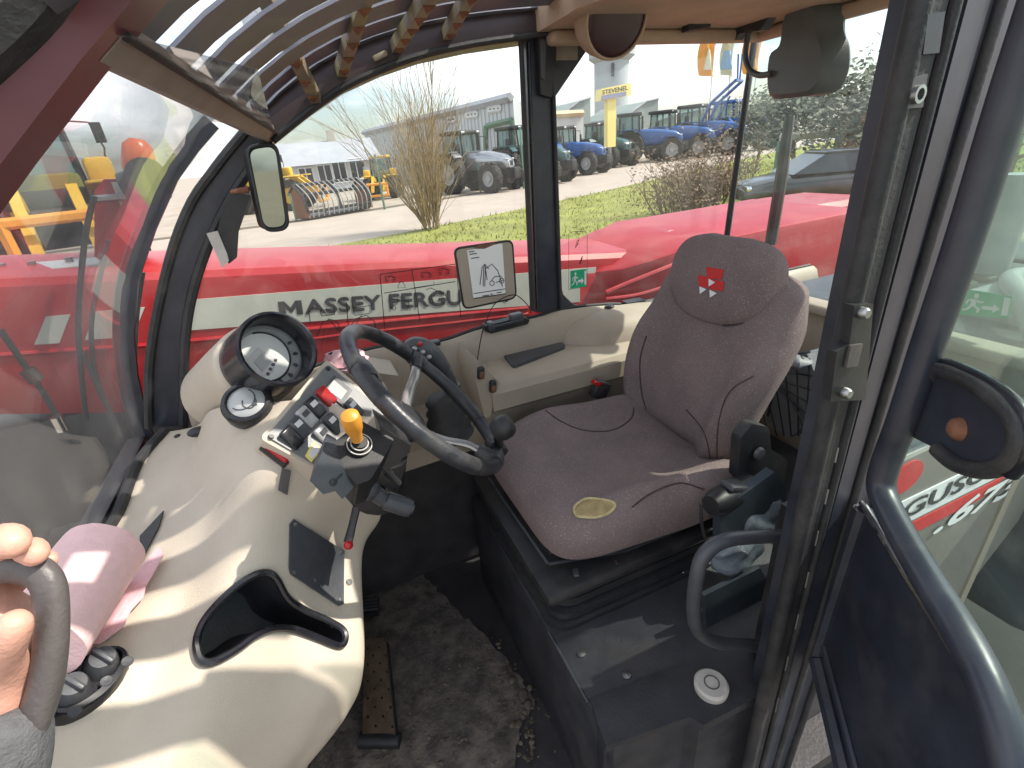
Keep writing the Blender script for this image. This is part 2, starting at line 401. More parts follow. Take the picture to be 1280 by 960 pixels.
# ================================================================== far buildings
def wall_box(b, x0, x1, y0, y1, z0, z1): b.box(((x0+x1)/2, (y0+y1)/2, (z0+z1)/2), (x1-x0, y1-y0, z1-z0)); return b
def window(t, pts, m='window_dark', fm='win_frame', fw=.14, n=V((0, -1, 0)), bars=0):
    """a window from four corners (bl, br, tr, tl): frame proud of the wall, pane set inside it"""
    a, b_, c, d = [V(p) for p in pts]; fr = MB()
    for p, q in ((a, b_), (b_, c), (c, d), (d, a)):
        fr.tube([p+n*.03, q+n*.03], fw/2, 4)
    for k in range(bars):
        s = (k+1)/(bars+1); fr.tube([a.lerp(b_, s)+n*.03, d.lerp(c, s)+n*.03], fw/2.5, 4)
    w_ = obj('window', fr, fm, t, smooth=False)
    pn = MB(); pn.slab([a+n*.012, b_+n*.012, c+n*.012, d+n*.012], .02); obj('pane', pn, m, w_, smooth=False)
    return w_
# long grey hall
YB = 62.0
hl = oy(455, 165, YB); hr = oy(640, 121, YB)
ztop = (hl.z+hr.z)/2
t = thing('industrial_hall', 'long pale grey metal hall with small high windows behind the bare shrub', 'building', (hl.x, YB, GZ))
# the long face turns away from the road a little, so that its roof edge runs level
def at_height(u, v, z): r = ray(u, v); return r*(z/r.z)
A = oy(455, 166, YB+6); zt = A.z
r_ = ray(641, 121); B = r_*(zt/r_.z)
rD = ray(672, 118); D0 = V((B.x+9, B.y+15, zt))
up = V((0, 0, zt-GZ))
b = MB(); b.prism([(A.x, A.y, GZ), (B.x, B.y, GZ), (D0.x, D0.y, GZ), (A.x+9, A.y+22, GZ)], up); obj('wall', b, 'wall_metal', t, smooth=False)
dirv = (B-A).normalized(); nrm = V((dirv.y, -dirv.x, 0)).normalized()
if nrm.y > 0: nrm = -nrm
b = MB(); b.tube([A+nrm*.15, B+nrm*.15], .28, 4); obj('gutter', b, 'roof_grey', t, smooth=False)
Wl = (B-A).length
b = MB()
for k in range(1, 60):
    p = A.lerp(B, k/60)+nrm*.03; b.box((p.x, p.y, (zt+GZ)/2), (.05, .05, zt-GZ-.4))
kind(obj('cladding_ribs', b, 'wall_metal', t, smooth=False), 'stuff')
def hall_win(u0, v0, u1, v1, bars=2):
    c = []
    for u, v in ((u0, v1), (u1, v1+(u1-u0)*-.14), (u1, v0+(u1-u0)*-.14), (u0, v0)): c.append(op(u, v, A+nrm*.05, nrm))
    window(t, c, bars=bars, n=nrm, fw=.22)
hall_win(611, 134, 626, 140); hall_win(584, 141, 597, 147); hall_win(560, 147, 570, 153, 1)
# roller door frame at the far end of the hall
b = MB()
c = [op(u, v, A+nrm*.12, nrm) for u, v in ((607, 215), (607, 158), (640, 150), (640, 210))]
for i in range(3): b.tube([c[i], c[i+1]], .18, 4)
obj('door_frame', b, 'post_green', t, smooth=False)

# small house
YH = 47.0
def P(u, v, y=YH): return oy(u, v, y)
a = P(398, 208); e = P(470, 190)
t = thing('grey_roofed_house', 'low white house with grey gable roof left of the long hall', 'building', (a.x, YH, GZ))
zw = P(405, 203).z
x0, x1 = P(352, 215).x, P(470, 200).x
b = MB(); wall_box(b, x0, x1, YH, YH+9, GZ, zw); obj('wall', b, 'wall_white', t, smooth=False)
zr = P(430, 180).z
b = MB(); b.prism([(x0-.5, YH-.4, zw-.1), (x0-.5, YH+9.4, zw-.1), (x0-.5, YH+4.5, zr+.5)], (x1-x0+1, 0, 0)); rf = obj('roof', b, 'roof_grey', t, smooth=False)
cp = P(375, 190); b = MB(); b.box((cp.x+3, YH+4.5, zr+.6), (.6, .6, 1.4)); obj('chimney', b, 'wall_beige', rf, smooth=False)
for u, v in ((407, 219), (425, 215), (446, 211), (384, 223)):
    p = P(u, v, YH-.02); s = .55; window(t, [p+V((-s, 0, -.8)), p+V((s, 0, -.8)), p+V((s, 0, .8)), p+V((-s, 0, .8))], fw=.12, bars=1)

# water tower
YT = 150.0
c0 = oy(764, 150, YT); rr = (oy(783, 100, YT)-oy(747, 100, YT)).length/2
t = thing('water_tower', 'pale concrete water tower with a wider head behind the yellow sign', 'tower', (c0.x, c0.y, GZ))
zh = oy(765, 78, YT).z; zq = oy(765, 72, YT).z
b = MB(); b.lathe([(0, 0), (rr, 0), (rr*1.0, zh-GZ)], (c0.x, YT, GZ), (0, 0, 1), 32); obj('shaft', b, 'concrete', t)
b = MB(); b.lathe([(0, 0), (rr, 0), (rr*1.32, zq-zh), (rr*1.32, (zq-zh)+17), (rr*.6, (zq-zh)+20), (0, (zq-zh)+20.5)], (c0.x, YT, zh), (0, 0, 1), 32); obj('tank', b, 'concrete', t)
p = oy(766, 87, YT-rr); b = MB(); b.box((p.x, YT-rr, p.z), (.9, .4, 3.4)); obj('slot_window', b, 'window_dark', t, smooth=False)

# sheds with sloping parapets, seen over the tractors
def shed(name, label, px, y, depth, m='wall_green', roofm='roof_tan', extra=None):
    pts = [oy(u, v, y) for u, v in px]; base = [V((p.x, p.y, GZ)) for p in (pts[0], pts[-1])]
    t = thing(name, label, 'building', (pts[0].x, y, GZ))
    b = MB(); b.prism([base[0]]+pts+[base[1]], (0, depth, 0)); obj('wall', b, m, t, smooth=False)
    b = MB()
    for q, r in zip(pts, pts[1:]): b.tube([q+V((0, -.1, .05)), r+V((0, -.1, .05))], .16, 4)
    obj('parapet', b, 'roof_grey', t, smooth=False)
    return t
shed('parapet_shed', 'grey green shed with a curved rising parapet left of the yellow sign', [(703, 145), (712, 136), (724, 127), (738, 122.5)], 75, 14)
shed('parapet_shed', 'grey green shed with a curved rising parapet right of the yellow sign', [(783, 146), (795, 136), (808, 127), (823, 123.5)], 78, 14)
t = shed('low_workshop', 'low pale workshop with a tan roof edge beside the dark window post', [(676, 146), (729, 144)], 66, 12, 'wall_white')
b = MB(); q0, q1 = oy(676, 144, 65.7), oy(729, 141, 65.7); b.tube([q0, q1], .4, 4); obj('roof_edge', b, 'roof_tan', t, smooth=False)
shed('long_shed', 'long pale shed with pinkish roof behind the line of blue tractors', [(826, 150), (850, 142), (930, 128)], 82, 14, 'wall_beige')

# ================================================================== dealer sign on its pole
sp = oz(766, 211, GZ); ys = sp.y
t = thing('dealer_sign', 'yellow sign box on a yellow pole above the tractor line', 'sign', (sp.x, ys, GZ))
def SY(u, v, d=0): return oy(u, v, ys+d)
pw = (SY(772, 170)-SY(760, 170)).x
pw *= .85; b = MB(); b.box((sp.x, ys+.45, (SY(766, 118).z+GZ)/2+.8), (pw, pw*.7, SY(766, 118).z-GZ-1.6)); obj('pole', b, 'yellow_sign', t)
b = MB(); b.cyl((sp.x, ys+.45, GZ), (sp.x, ys+.45, GZ+2.6), .14, n=10); obj('foot_pole', b, 'steel', t)
tl, tr_, br, bl = SY(752, 111), SY(789, 103.5), SY(789, 119), SY(751, 126)
b = MB(); b.prism([tl, tr_, br, bl], (0, .8, 0)); bx = obj('sign_box', b, 'yellow_sign', t, smooth=False)
b = MB(); q = quadmap(SY(752, 125.5, -.03), SY(783, 119.3, -.03), SY(783, 114.2, -.03), SY(752, 119.5, -.03)); b.prism([q(0, 0), q(1, 0), q(1, 1), q(0, 1)], (0, .02, 0)); obj('name_strip', b, 'blue_text', bx, smooth=False)
b = MB(); put_text(b, 'STEVENEL', lambda s, t_: quadmap(SY(753, 118.5, -.05), SY(785, 112.2, -.05), SY(785, 106.5, -.05), SY(753, 112.8, -.05))(s, t_), .02); obj('lettering', b, 'letter', bx, smooth=False)

# banner flags
for (u0, u1, v0, v1, m, lb) in ((873, 898, 42, 98, 'flag_orange', 'orange banner flag with a pale stripe, nearest the maroon dome'), (901, 921, 44, 97, 'flag_pale', 'pale banner flag with a blue patch between two orange flags'), (928, 955, 40, 96, 'flag_orange', 'plain orange banner flag behind the rear corner gasket')):
    yf = 44; p = oy(u1 if u0 > 900 else u1-3, 198, yf)
    t = thing('banner_flag', lb, 'flag', (p.x, yf, GZ), 'banner flags behind the tractors')
    top = oy(u1-3, v0-6, yf)
    b = MB(); b.tube([(top.x, yf, GZ), top], .06, 8); obj('pole', b, 't_white', t)
    q = quadmap(oy(u0, v1-5, yf), oy(u1-4, v1, yf), oy(u1-4, v0, yf), oy(u0+4, v0+4, yf))
    b = MB(); rows = []
    for i in range(9): rows.append([q(i/8, j/8)+V((0, .35*math.sin(i*.9+j*.4), 0)) for j in range(9)])
    vv = [[b.b.verts.new(x) for x in r] for r in rows]
    for i in range(8):
        for j in range(8): b.face([vv[i][j], vv[i+1][j], vv[i+1][j+1], vv[i][j+1]])
    bmesh.ops.solidify(b.b, geom=b.b.faces[:], thickness=.03)
    cl = obj('cloth', b, m, t)
    if lb[0] != 'p' or 'patch' in lb:
        b = MB(); s0, s1 = (.3, .55) if m == 'flag_orange' else (.1, .6)
        rows = [[q(s0+(s1-s0)*i/4, .15+.5*j/6)+V((0, -.08+.35*math.sin((s0+(s1-s0)*i/4)*8*.9+(.15+.5*j/6)*8*.4), 0)) for j in range(7)] for i in range(5)]
        vv = [[b.b.verts.new(x) for x in r] for r in rows]
        for i in range(4):
            for j in range(6): b.face([vv[i][j], vv[i+1][j], vv[i+1][j+1], vv[i][j+1]])
        obj('emblem', b, 'flag_blue' if m == 'flag_pale' else 'flag_pale', cl)

# ================================================================== fence posts along the yard
for (u, v0, v1, lb) in ((408, 228, 270, 'thin green fence post before the bale grab'), (481, 194, 262, 'taller green fence post left of the bare shrub'), (528, 240, 246, 'thin green fence post behind the bare shrub'), (601, 205, 241, 'short green fence post in front of the silver tractor'), (655, 160, 236, 'green fence post beside the dark window post'), (371, 243, 277, 'thin green fence post right of the oval mirror')):
    if u == 528: v0 = 205
    p = oz(u, v1, GZ); h = oy(u-(v1-v0)*.12, v0, p.y).z
    t = thing('fence_post', lb, 'post', p, 'green posts along the yard edge')
    b = MB(); b.box((p.x, p.y, (p.z+h)/2), (.09, .09, h-p.z), bev=.012); obj('upright', b, 'post_green', t)
    b = MB(); b.box((p.x, p.y, h+.02), (.12, .12, .04)); obj('cap', b, 'post_green', t)

# ================================================================== vehicles in the yard
def wheel(t, c, r, wd, rimm='rim_grey', name='wheel'):
    b = MB(); n = 28
    b.lathe([(r*.55, -wd/2), (r*.93, -wd/2), (r, -wd*.36), (r, wd*.36), (r*.93, wd/2), (r*.55, wd/2)], c, (0, 1, 0), n)
    for k in range(n//2):
        a = 2*math.pi*k/(n//2)
        for s in (-1, 1):
            aa = a+s*.1; b.box((c[0]+math.cos(aa)*r, c[1]+s*wd*.22, c[2]+math.sin(aa)*r), (r*.07, wd*.4, r*.12), Matrix.Rotation(-aa, 3, 'Y') @ Matrix.Rotation(s*.5, 3, 'X'))
    w_ = obj(name, b, 'tyre', t, ang=30)
    b = MB(); b.lathe([(0, -wd*.36), (r*.2, -wd*.38), (r*.24, -wd*.2), (r*.5, -wd*.22), (r*.57, -wd*.42), (r*.57, wd*.42), (r*.5, wd*.22), (r*.24, wd*.2), (r*.2, wd*.38), (0, wd*.36)], c, (0, 1, 0), 24); obj('rim', b, rimm, w_)
    return w_
def tractor(label, hood, cabm='t_black', loader=False, k=1.0):
    """nose along +x, ground at 0"""
    t = thing('tractor', label, 'tractor', local=True, group='tractors lined up in the yard')
    for y in (-.95, .95):
        wheel(t, (0, y, .95), .95, .55); wheel(t, (2.65, y*.95, .68), .68, .42)
    b = MB(); rings = []
    for x, wd, z0, z1 in ((.55, .42, 1.05, 1.95), (1.0, .44, 1.0, 1.98), (2.0, .42, .98, 1.9), (2.9, .38, 1.0, 1.72), (3.25, .30, 1.05, 1.5), (3.34, .22, 1.1, 1.35)):
        rings.append([(x, wd*math.copysign(abs(math.cos(a))**.55, math.cos(a)), (z0+z1)/2+(z1-z0)/2*math.copysign(abs(math.sin(a))**.55, math.sin(a))) for a in [2*math.pi*j/20 for j in range(20)]])
    b.loft(rings); hd = obj('hood', b, hood, t)
    b = MB(); b.box((3.30, 0, 1.28), (.08, .3, .26), bev=.03); obj('grille', b, 't_black', hd)
    for y in (-.2, .2): b = MB(); b.box((3.24, y, 1.48), (.16, .14, .1), bev=.03); obj('headlight', b, 'chrome', hd)
    b = MB(); b.box((1.7, 0, .8), (3.2, .5, .5), bev=.05); b.box((2.65, 0, .68), (.3, 1.6, .25)); b.box((0, 0, .95), (.5, 1.7, .4)); b.box((3.5, 0, .85), (.4, .5, .5), bev=.05); obj('chassis', b, 't_black', t)
    b = MB()
    for y in (-.72, .72):
        for (p, q) in (((-.62, y, 1.3), (-.55, y*.93, 2.75)), ((.25, y, 1.5), (.2, y*.93, 2.75)), ((.72, y*.75, 1.35), (.62, y*.85, 2.75))): b.tube([p, q], .05, 6)
    b.box((0, 0, 1.35), (1.25, 1.35, .3), bev=.06); obj('cab_frame', b, cabm, t)
    b = MB(); rings = [[(x, y*w_, z) for x, y in ((-.58, -1), (-.58, 1), (.2, 1), (.66, .85), (.66, -.85), (.2, -1))] for z, w_ in ((1.45, .70), (2.75, .66))]; b.loft(rings); obj('cab_glass', b, 'glass_far', t, smooth=False)
    b = MB(); b.box((.02, 0, 2.84), (1.55, 1.5, .2), bev=.08); rf = obj('roof', b, hood if cabm != 't_black' else 't_black', t)
    for y in (-.55, .55): b = MB(); b.box((.8, y, 2.84), (.06, .22, .11), bev=.02); obj('work_lamp', b, 'chrome', rf)
    for s in (-1, 1):
        b = MB(); rings = []
        b.box((0, s*.98, 1.97), (1.1, .5, .06), bev=.02); b.box((.62, s*.98, 1.80), (.28, .5, .06), Matrix.Rotation(.8, 3, 'Y')); b.box((-.62, s*.98, 1.80), (.28, .5, .06), Matrix.Rotation(-.8, 3, 'Y')); obj('mudguard', b, hood, t)
        b = MB(); b.box((2.65, s*.92, 1.42), (.85, .42, .04), bev=.015); obj('mudguard', b, 't_black', t)
        b = MB(); b.tube([(.7, s*.72, 2.6), (.85, s*1.05, 2.6), (.85, s*1.08, 2.35)], .02, 6); b.box((.85, s*1.12, 2.2), (.06, .2, .38), bev=.03); obj('wing_mirror', b, 't_black', t)
    b = MB(); b.cyl((.85, .5, 1.6), (.85, .5, 2.75), .06, n=10); obj('exhaust', b, 't_black', t)
    b = MB(); b.box((-.1, 0, 1.65), (.5, .5, .15), bev=.05); b.box((-.35, 0, 2.0), (.14, .5, .7), bev=.05); obj('seat', b, 't_black', t)
    if loader:
        b = MB()
        for y in (-.6, .6): b.tube([(.8, y, 1.9), (1.3, y, 2.9), (2.6, y, 3.9)], .09, 6); b.tube([(1.0, y, 1.5), (2.0, y, 3.2)], .05, 6)
        b.tube([(2.6, -.65, 3.9), (2.6, .65, 3.9)], .08, 6); b.tube([(2.6, -.3, 3.9), (2.5, -.3, 5.2)], .05, 6); b.tube([(2.6, .1, 3.9), (2.6, .1, 5.2)], .05, 6); obj('loader_arm', b, hood, t)
    return t
def stand(t, u, v, head, k=1.0, y=None):
    p = oz(u, v, GZ); t.location = p+V((0, 0, ZC)); t.rotation_euler = (0, 0, R(head)); t.scale = (k, k, k)
stand(tractor('silver bonneted tractor with glinting front just right of the bare shrub', 't_silver'), 582, 240, -62, 1.12)
stand(tractor('dark teal tractor half hidden by the dark window post', 't_teal'), 646, 231, -58, 1.15)
stand(tractor('dark blue tractor by the window post below the pale workshop', 't_blue'), 702, 219, -64, 1.12)
stand(tractor('teal green tractor behind the yellow sign pole', 't_teal'), 748, 209, -85, 1.2)
stand(tractor('dull blue tractor with one large wheel turned sideways right of the sign pole', 't_blue'), 785, 205, -35, 1.38)
stand(tractor('blue tractor with white nose in the middle of the far line', 't_blue'), 826, 200, -55, 1.4)
stand(tractor('blue tractor carrying a raised front loader arm', 't_blue', loader=True), 862, 196, -62, 1.5)
stand(tractor('bright blue tractor at the far end beside the flags', 't_blue', 't_blue'), 903, 190, -62, 1.6)

def wheel_loader(label, k=1.0):
    t = thing('wheel_loader', label, 'loader', local=True, group='yellow loaders in the yard')
    for x in (-1.4, 1.4):
        for y in (-1.0, 1.0): wheel(t, (x, y, .78), .78, .6, 'yellow')
    b = MB(); b.box((-1.5, 0, 1.45), (2.0, 1.5, 1.1), bev=.15); b.box((-2.5, 0, 1.2), (.35, 1.7, .8), bev=.08); obj('body', b, 'yellow', t)
    b = MB(); b.box((.2, 0, 1.0), (2.8, .9, .6), bev=.06); b.box((1.4, 0, .78), (.4, 1.6, .4)); b.box((-1.4, 0, .78), (.4, 1.6, .4)); obj('chassis', b, 't_black', t)
    b = MB()
    for y in (-.75, .75):
        for x0, x1 in ((-.75, -.65), (.55, .35)): b.tube([(x0, y, 1.5), (x1, y*.92, 3.05)], .06, 6)
    b.box((-.1, 0, 1.5), (1.5, 1.5, .35), bev=.05); obj('cab_frame', b, 't_black', t)
    b = MB(); b.loft([[(x, y*w_, z) for x, y in ((-.72, -1), (-.72, 1), (.5-d, 1), (.5-d, -1))] for z, w_, d in ((1.68, .73, 0), (3.02, .68, .16))]); obj('cab_glass', b, 'glass_far', t, smooth=False)
    b = MB(); b.box((-.15, 0, 3.12), (1.5, 1.55, .2), bev=.07); rf = obj('roof', b, 'yellow', t)
    for y in (-.5, 0, .5): b = MB(); b.box((.62, y, 3.16), (.08, .22, .14), bev=.02); obj('work_lamp', b, 'chrome', rf)
    for s in (-1, 1):
        b = MB(); b.box((1.4, s*1.0, 1.75), (1.2, .6, .06), bev=.02); b.box((.85, s*1.0, 1.58), (.4, .6, .05), Matrix.Rotation(-.9, 3, 'Y')); obj('mudguard', b, 'yellow', t)
        b = MB(); b.box((.75, s*1.05, 1.95), (.5, .5, .55), bev=.1); obj('lamp_housing', b, 'yellow', t)
        b = MB(); b.tube([(.5, s*1.1, 1.7), (.55, s*1.3, 2.4), (.5, s*1.2, 2.9), (.4, s*.8, 2.95)], .02, 6); b.box((.5, s*1.3, 2.7), (.06, .2, .4), bev=.02); obj('wing_mirror', b, 't_black', t)
        b = MB(); b.prism([(.9, s*.45-.09, 1.5), (1.7, s*.45-.09, 1.75), (2.7, s*.45-.09, .85), (2.75, s*.45-.09, .6), (2.5, s*.45-.09, .65), (1.7, s*.45-.09, 1.4), (.9, s*.45-.09, 1.2)], (0, .18, 0)); obj('lift_arm', b, 'yellow', t)
    b = MB()
    for p, q in (((2.8, -.8, .35), (2.8, .8, .35)), ((2.8, -.8, 1.2), (2.8, .8, 1.2)), ((2.8, -.75, .35), (2.8, -.75, 1.2)), ((2.8, .75, .35), (2.8, .75, 1.2))): b.tube([p, q], .1, 6)
    obj('quick_hitch', b, 'orange', t)
    b = MB(); b.tube([(.5, -.9, 1.62), (1.6, -.95, 1.72), (2.3, -.9, 1.66)], .025, 6); obj('hand_rail', b, 'yellow', t)
    return t
wl = wheel_loader('large yellow wheel loader with orange hitch frame seen through the windscreen'); stand(wl, 20, 345, -52, 1.32)
p = oz(8, 338, GZ); wl.location = (-6.35, 18.9, 0); wl.rotation_euler = (0, 0, R(-72)); wl.scale = (1.3,)*3
w2 = wheel_loader('yellow loader standing half behind the mirror'); stand(w2, 372, 262, -25, 1.0); w2.location = (-.9, 33, 0); w2.rotation_euler = (0, 0, R(-20))
w3 = wheel_loader('small yellow loader left of the bare shrub'); stand(w3, 500, 252, -110, .75); w3.location = (5.5, 33.5, 0)

# bale grab lying on the yard
pl, pr = oz(388, 276, GZ), oz(466, 262, GZ)
dx = (pr-pl); Lg = dx.length; dxn = dx.normalized(); dn = V((-dxn.y, dxn.x, 0))
t = thing('bale_grab', 'black toothed bale grab with a row of curved tines on the yard', 'grab', (pl+pr)/2)
def G(s, d, h): return pl+dx*s+dn*d+V((0, 0, h))
b = MB()
for h, d in ((.35, 0), (1.05, .15), (1.45, .7)): b.tube([G(0, d, h), G(1, d, h)], .07, 6)
for s in (0, .5, 1): b.tube([G(s, .0, .35), G(s, .15, 1.05), G(s, .7, 1.45), G(s, 1.2, 1.1)], .07, 6)
obj('frame', b, 't_black', t)
for k in range(13):
    s = (k+.5)/13; b = MB(); b.tube(cr([G(s, .62, 1.5), G(s, .05, 1.12), G(s, -.22, .7), G(s, -.12, .12)], 4), .026, 6); obj('tine', b, 'rim_grey', t)
for s in (0, 1): b = MB(); b.prism([G(s, 0, .1), G(s, 1.2, .1), G(s, 1.2, 1.1), G(s, .7, 1.45), G(s, .1, 1.05)], dxn*.06); obj('side_plate', b, 'rust', t, smooth=False)
b = MB(); b.prism([G(.02, .1, .06), G(.98, .1, .06), G(.98, 1.2, .06), G(.02, 1.2, .06)], V((0, 0, .1))); obj('floor_plate', b, 't_black', t, smooth=False)

# parked dark car seen through the dusty rear glass
pc = V((13.2, 9.8, GZ))
t = thing('parked_car', 'dark estate car behind the dusty rear glass', 'car', local=True)
b = MB(); rings = []
for x, z0, z1, wd in ((-2.2, .45, .8, .7), (-2.1, .3, 1.0, .84), (-1.2, .28, 1.05, .9), (0, .28, 1.03, .9), (1.2, .28, 1.0, .9), (2.0, .3, .85, .82), (2.2, .42, .68, .7)):
    rings.append([(x, wd*math.copysign(abs(math.cos(a))**.5, math.cos(a)), (z0+z1)/2+(z1-z0)/2*math.copysign(abs(math.sin(a))**.5, math.sin(a))) for a in [2*math.pi*j/20 for j in range(20)]])
b.loft(rings); obj('body', b, 'car_paint', t)
b = MB(); b.loft([[(x, y*w_, z) for x, y in ((x0, -1), (x0, 1), (x1, 1), (x1, -1))] for z, w_, x0, x1 in ((1.0, .84, -2.0, 1.1), (1.42, .68, -1.7, .35))]); obj('windows', b, 'window_dark', t, smooth=False)
b = MB(); b.box((-.7, 0, 1.45), (2.1, 1.36, .06), bev=.025); obj('roof', b, 'car_paint', t)
for x in (-1.35, 1.35):
    for y in (-.82, .82): wheel(t, (x, y, .32), .32, .2)
for y in (-.6, .6): b = MB(); b.box((2.1, y, .72), (.14, .32, .12), bev=.03); obj('headlight', b, 'chrome', t)
t.location = pc+V((0, 0, ZC)); t.rotation_euler = (0, 0, R(150))
# crash barrier behind the car
a0, a1 = V((16.5, 14.2, GZ)), V((23, 10.2, GZ))
t = thing('crash_barrier', 'pale horizontal barrier rail above the parked dark car', 'barrier', a0)
b = MB(); b.tube([a0+V((0, 0, 1.75)), a1+V((0, 0, 1.75))], .13, 6); obj('rail', b, 'wall_beige', t)
for s in (0, .25, .5, .75, 1):
    q = a0.lerp(a1, s); b = MB(); b.box((q.x, q.y, GZ+.82), (.12, .12, 1.64)); obj('post', b, 'post_green', t)

# ================================================================== bare shrub, hedge and trees
def branch(b, p, d, ln, r, depth, rng, up=.1, kids=3, spread=.5, tips=None):
    pts = [p]; n = 5; q = p.copy(); dd = d.copy()
    for i in range(n):
        dd = (dd+V((rng.gauss(0, .09), rng.gauss(0, .09), rng.gauss(0, .05)+up*.12))).normalized(); q = q+dd*(ln/n); pts.append(q.copy())
    b.tube(pts, [max(r*(1-.72*i/n), .004) for i in range(n+1)], 4 if depth < 2 else 5, cap=False)
    if tips is not None: tips.append(q)
    if depth > 0:
        for k in range(kids):
            i = rng.randint(1, n); base = pts[i]
            a = V((rng.gauss(0, 1), rng.gauss(0, 1), rng.gauss(.2, .6))).normalized()
            branch(b, base, (dd*(1-spread)+a*spread).normalized(), ln*rng.uniform(.45, .7), r*.5, depth-1, rng, up, kids, spread, tips)
bp = oz(540, 287, GZ); rng = random.Random(11)
t = thing('bare_shrub', 'tall bare shrub with many upright twigs on the grass verge', 'shrub', bp)
b = MB()
for k in range(7):
    a = rng.uniform(0, 6.28); d = V((math.cos(a)*.17-.04, math.sin(a)*.17, 1)).normalized()
    branch(b, bp+V((math.cos(a)*.18, math.sin(a)*.18, 0)), d, rng.uniform(2.2, 3.0), .03, 2, rng, .1, 3, .28)
for k in range(7):
    a = rng.uniform(0, 6.28); d = V((math.cos(a)*.36-.10, math.sin(a)*.3, 1)).normalized()
    branch(b, bp+V((math.cos(a)*.2, math.sin(a)*.2, 0)), d, rng.uniform(4.0, 5.2), .022, 2, rng, .12, 4, .34)
obj('branches', b, 'bark', t)
b = MB()
for k in range(120):
    a = rng.uniform(0, 6.28); rr = abs(rng.gauss(0, .15)); d = V((math.cos(a)*rr*1.5, math.sin(a)*rr*1.5, 1)).normalized(); h = rng.uniform(1.5, 3.1)*(1-.25*rr)
    p0 = bp+V((math.cos(a)*.25, math.sin(a)*.25, rng.uniform(0, .7)))
    branch(b, p0, d, h, .013, 1, rng, .05, 4, .33)
kind(obj('twigs', b, 'twig', t), 'stuff')

def twig_bush(name, label, c, w_, d_, h, n, m, leafm=None, seed=1, leaves=0, cat='shrub'):
    rng = random.Random(seed); t = thing(name, label, cat, c); b = MB(); tips = []
    for k in range(n):
        x, y = rng.uniform(-1, 1), rng.uniform(-1, 1)
        p = V(c)+V((x*w_, y*d_, 0)); dd = V((x*.35+rng.gauss(0, .2), y*.3+rng.gauss(0, .2), 1)).normalized()
        branch(b, p, dd, h*rng.uniform(.55, .95), .022, 1, rng, .06, 5, .45, tips)
    obj('branches', b, m, t)
    if leaves:
        b = MB()
        for k in range(leaves):
            q = rng.choice(tips)+V((rng.gauss(0, .2), rng.gauss(0, .2), rng.gauss(-.1, .3))); s = rng.uniform(.03, .08)
            u = V((rng.gauss(0, 1), rng.gauss(0, 1), rng.gauss(0, 1))).normalized(); v = u.orthogonal().normalized()
            b.poly([q-u*s, q-v*s*.5, q+u*s, q+v*s*.5])
        kind(obj('leaves', b, leafm, t, smooth=False), 'stuff')
    return t
hc = oz(868, 276, GZ)
twig_bush('bare_bush', 'low brown leafless bush outside the rear side window', V((hc.x+.6, hc.y+.9, GZ)), .75, .8, 1.35, 70, 'hedge_twig', 'leaf_brown', 5, 2600)
twig_bush('bare_bush', 'brown leafless bush behind the upright rear wiper', V((13.2, 13.6, GZ)), 1.2, .8, 1.5, 50, 'hedge_twig', 'leaf_brown', 9, 1500)
def tree(label, c, h, cw, seed, leafm='leaf_dark', n=9, leaves=2500):
    rng = random.Random(seed); t = thing('tree', label, 'tree', c, 'dark trees beyond the yard'); b = MB(); tips = []
    b.tube([V(c), V(c)+V((.1, 0, h*.3)), V(c)+V((0, .1, h*.62)), V(c)+V((.1, 0, h*.93))], [h*.028, h*.022, h*.014, .02], 8); obj('trunk', b, 'bark', t)
    b = MB()
    for k in range(n*2):
        z = h*rng.uniform(.22, .9); a = rng.uniform(0, 6.28); d = V((math.cos(a), math.sin(a), .5)).normalized()
        branch(b, V(c)+V((0, 0, z)), d, cw*(1.1-.75*z/h)*rng.uniform(.6, 1.05), h*.009, 2, rng, .2, 3, .5, tips)
    obj('limbs', b, 'bark', t)
    b = MB()
    for k in range(leaves):
        q = rng.choice(tips)+V((rng.gauss(0, .32), rng.gauss(0, .32), rng.gauss(0, .28))); s = rng.uniform(.05, .15)
        u = V((rng.gauss(0, 1), rng.gauss(0, 1), rng.gauss(0, .6))).normalized(); v = u.orthogonal().normalized()
        b.poly([q-u*s, q-v*s*.5, q+u*s, q+v*s*.5])
    obj('crown', b, leafm, t, smooth=False)
    return t
def at_dist(u, d):
    r = ray(u, 170); hh = V((r.x, r.y, 0)).normalized(); return V((hh.x*d, hh.y*d, GZ))
tree('tallest dark tree beside the big door pillar', at_dist(1050, 21), 3.3, 1.7, 21)
tree('dark tree just left of the tallest tree', at_dist(995, 24), 2.9, 1.7, 22)
tree('low dark tree behind the rear corner gasket', at_dist(950, 32), 3.1, 2.0, 23)
tree('dark tree hidden mostly behind the big door pillar', at_dist(1110, 23), 3.4, 2.0, 24)
tree('dark tree seen through the door glass', at_dist(1275, 18), 3.0, 2.0, 25)
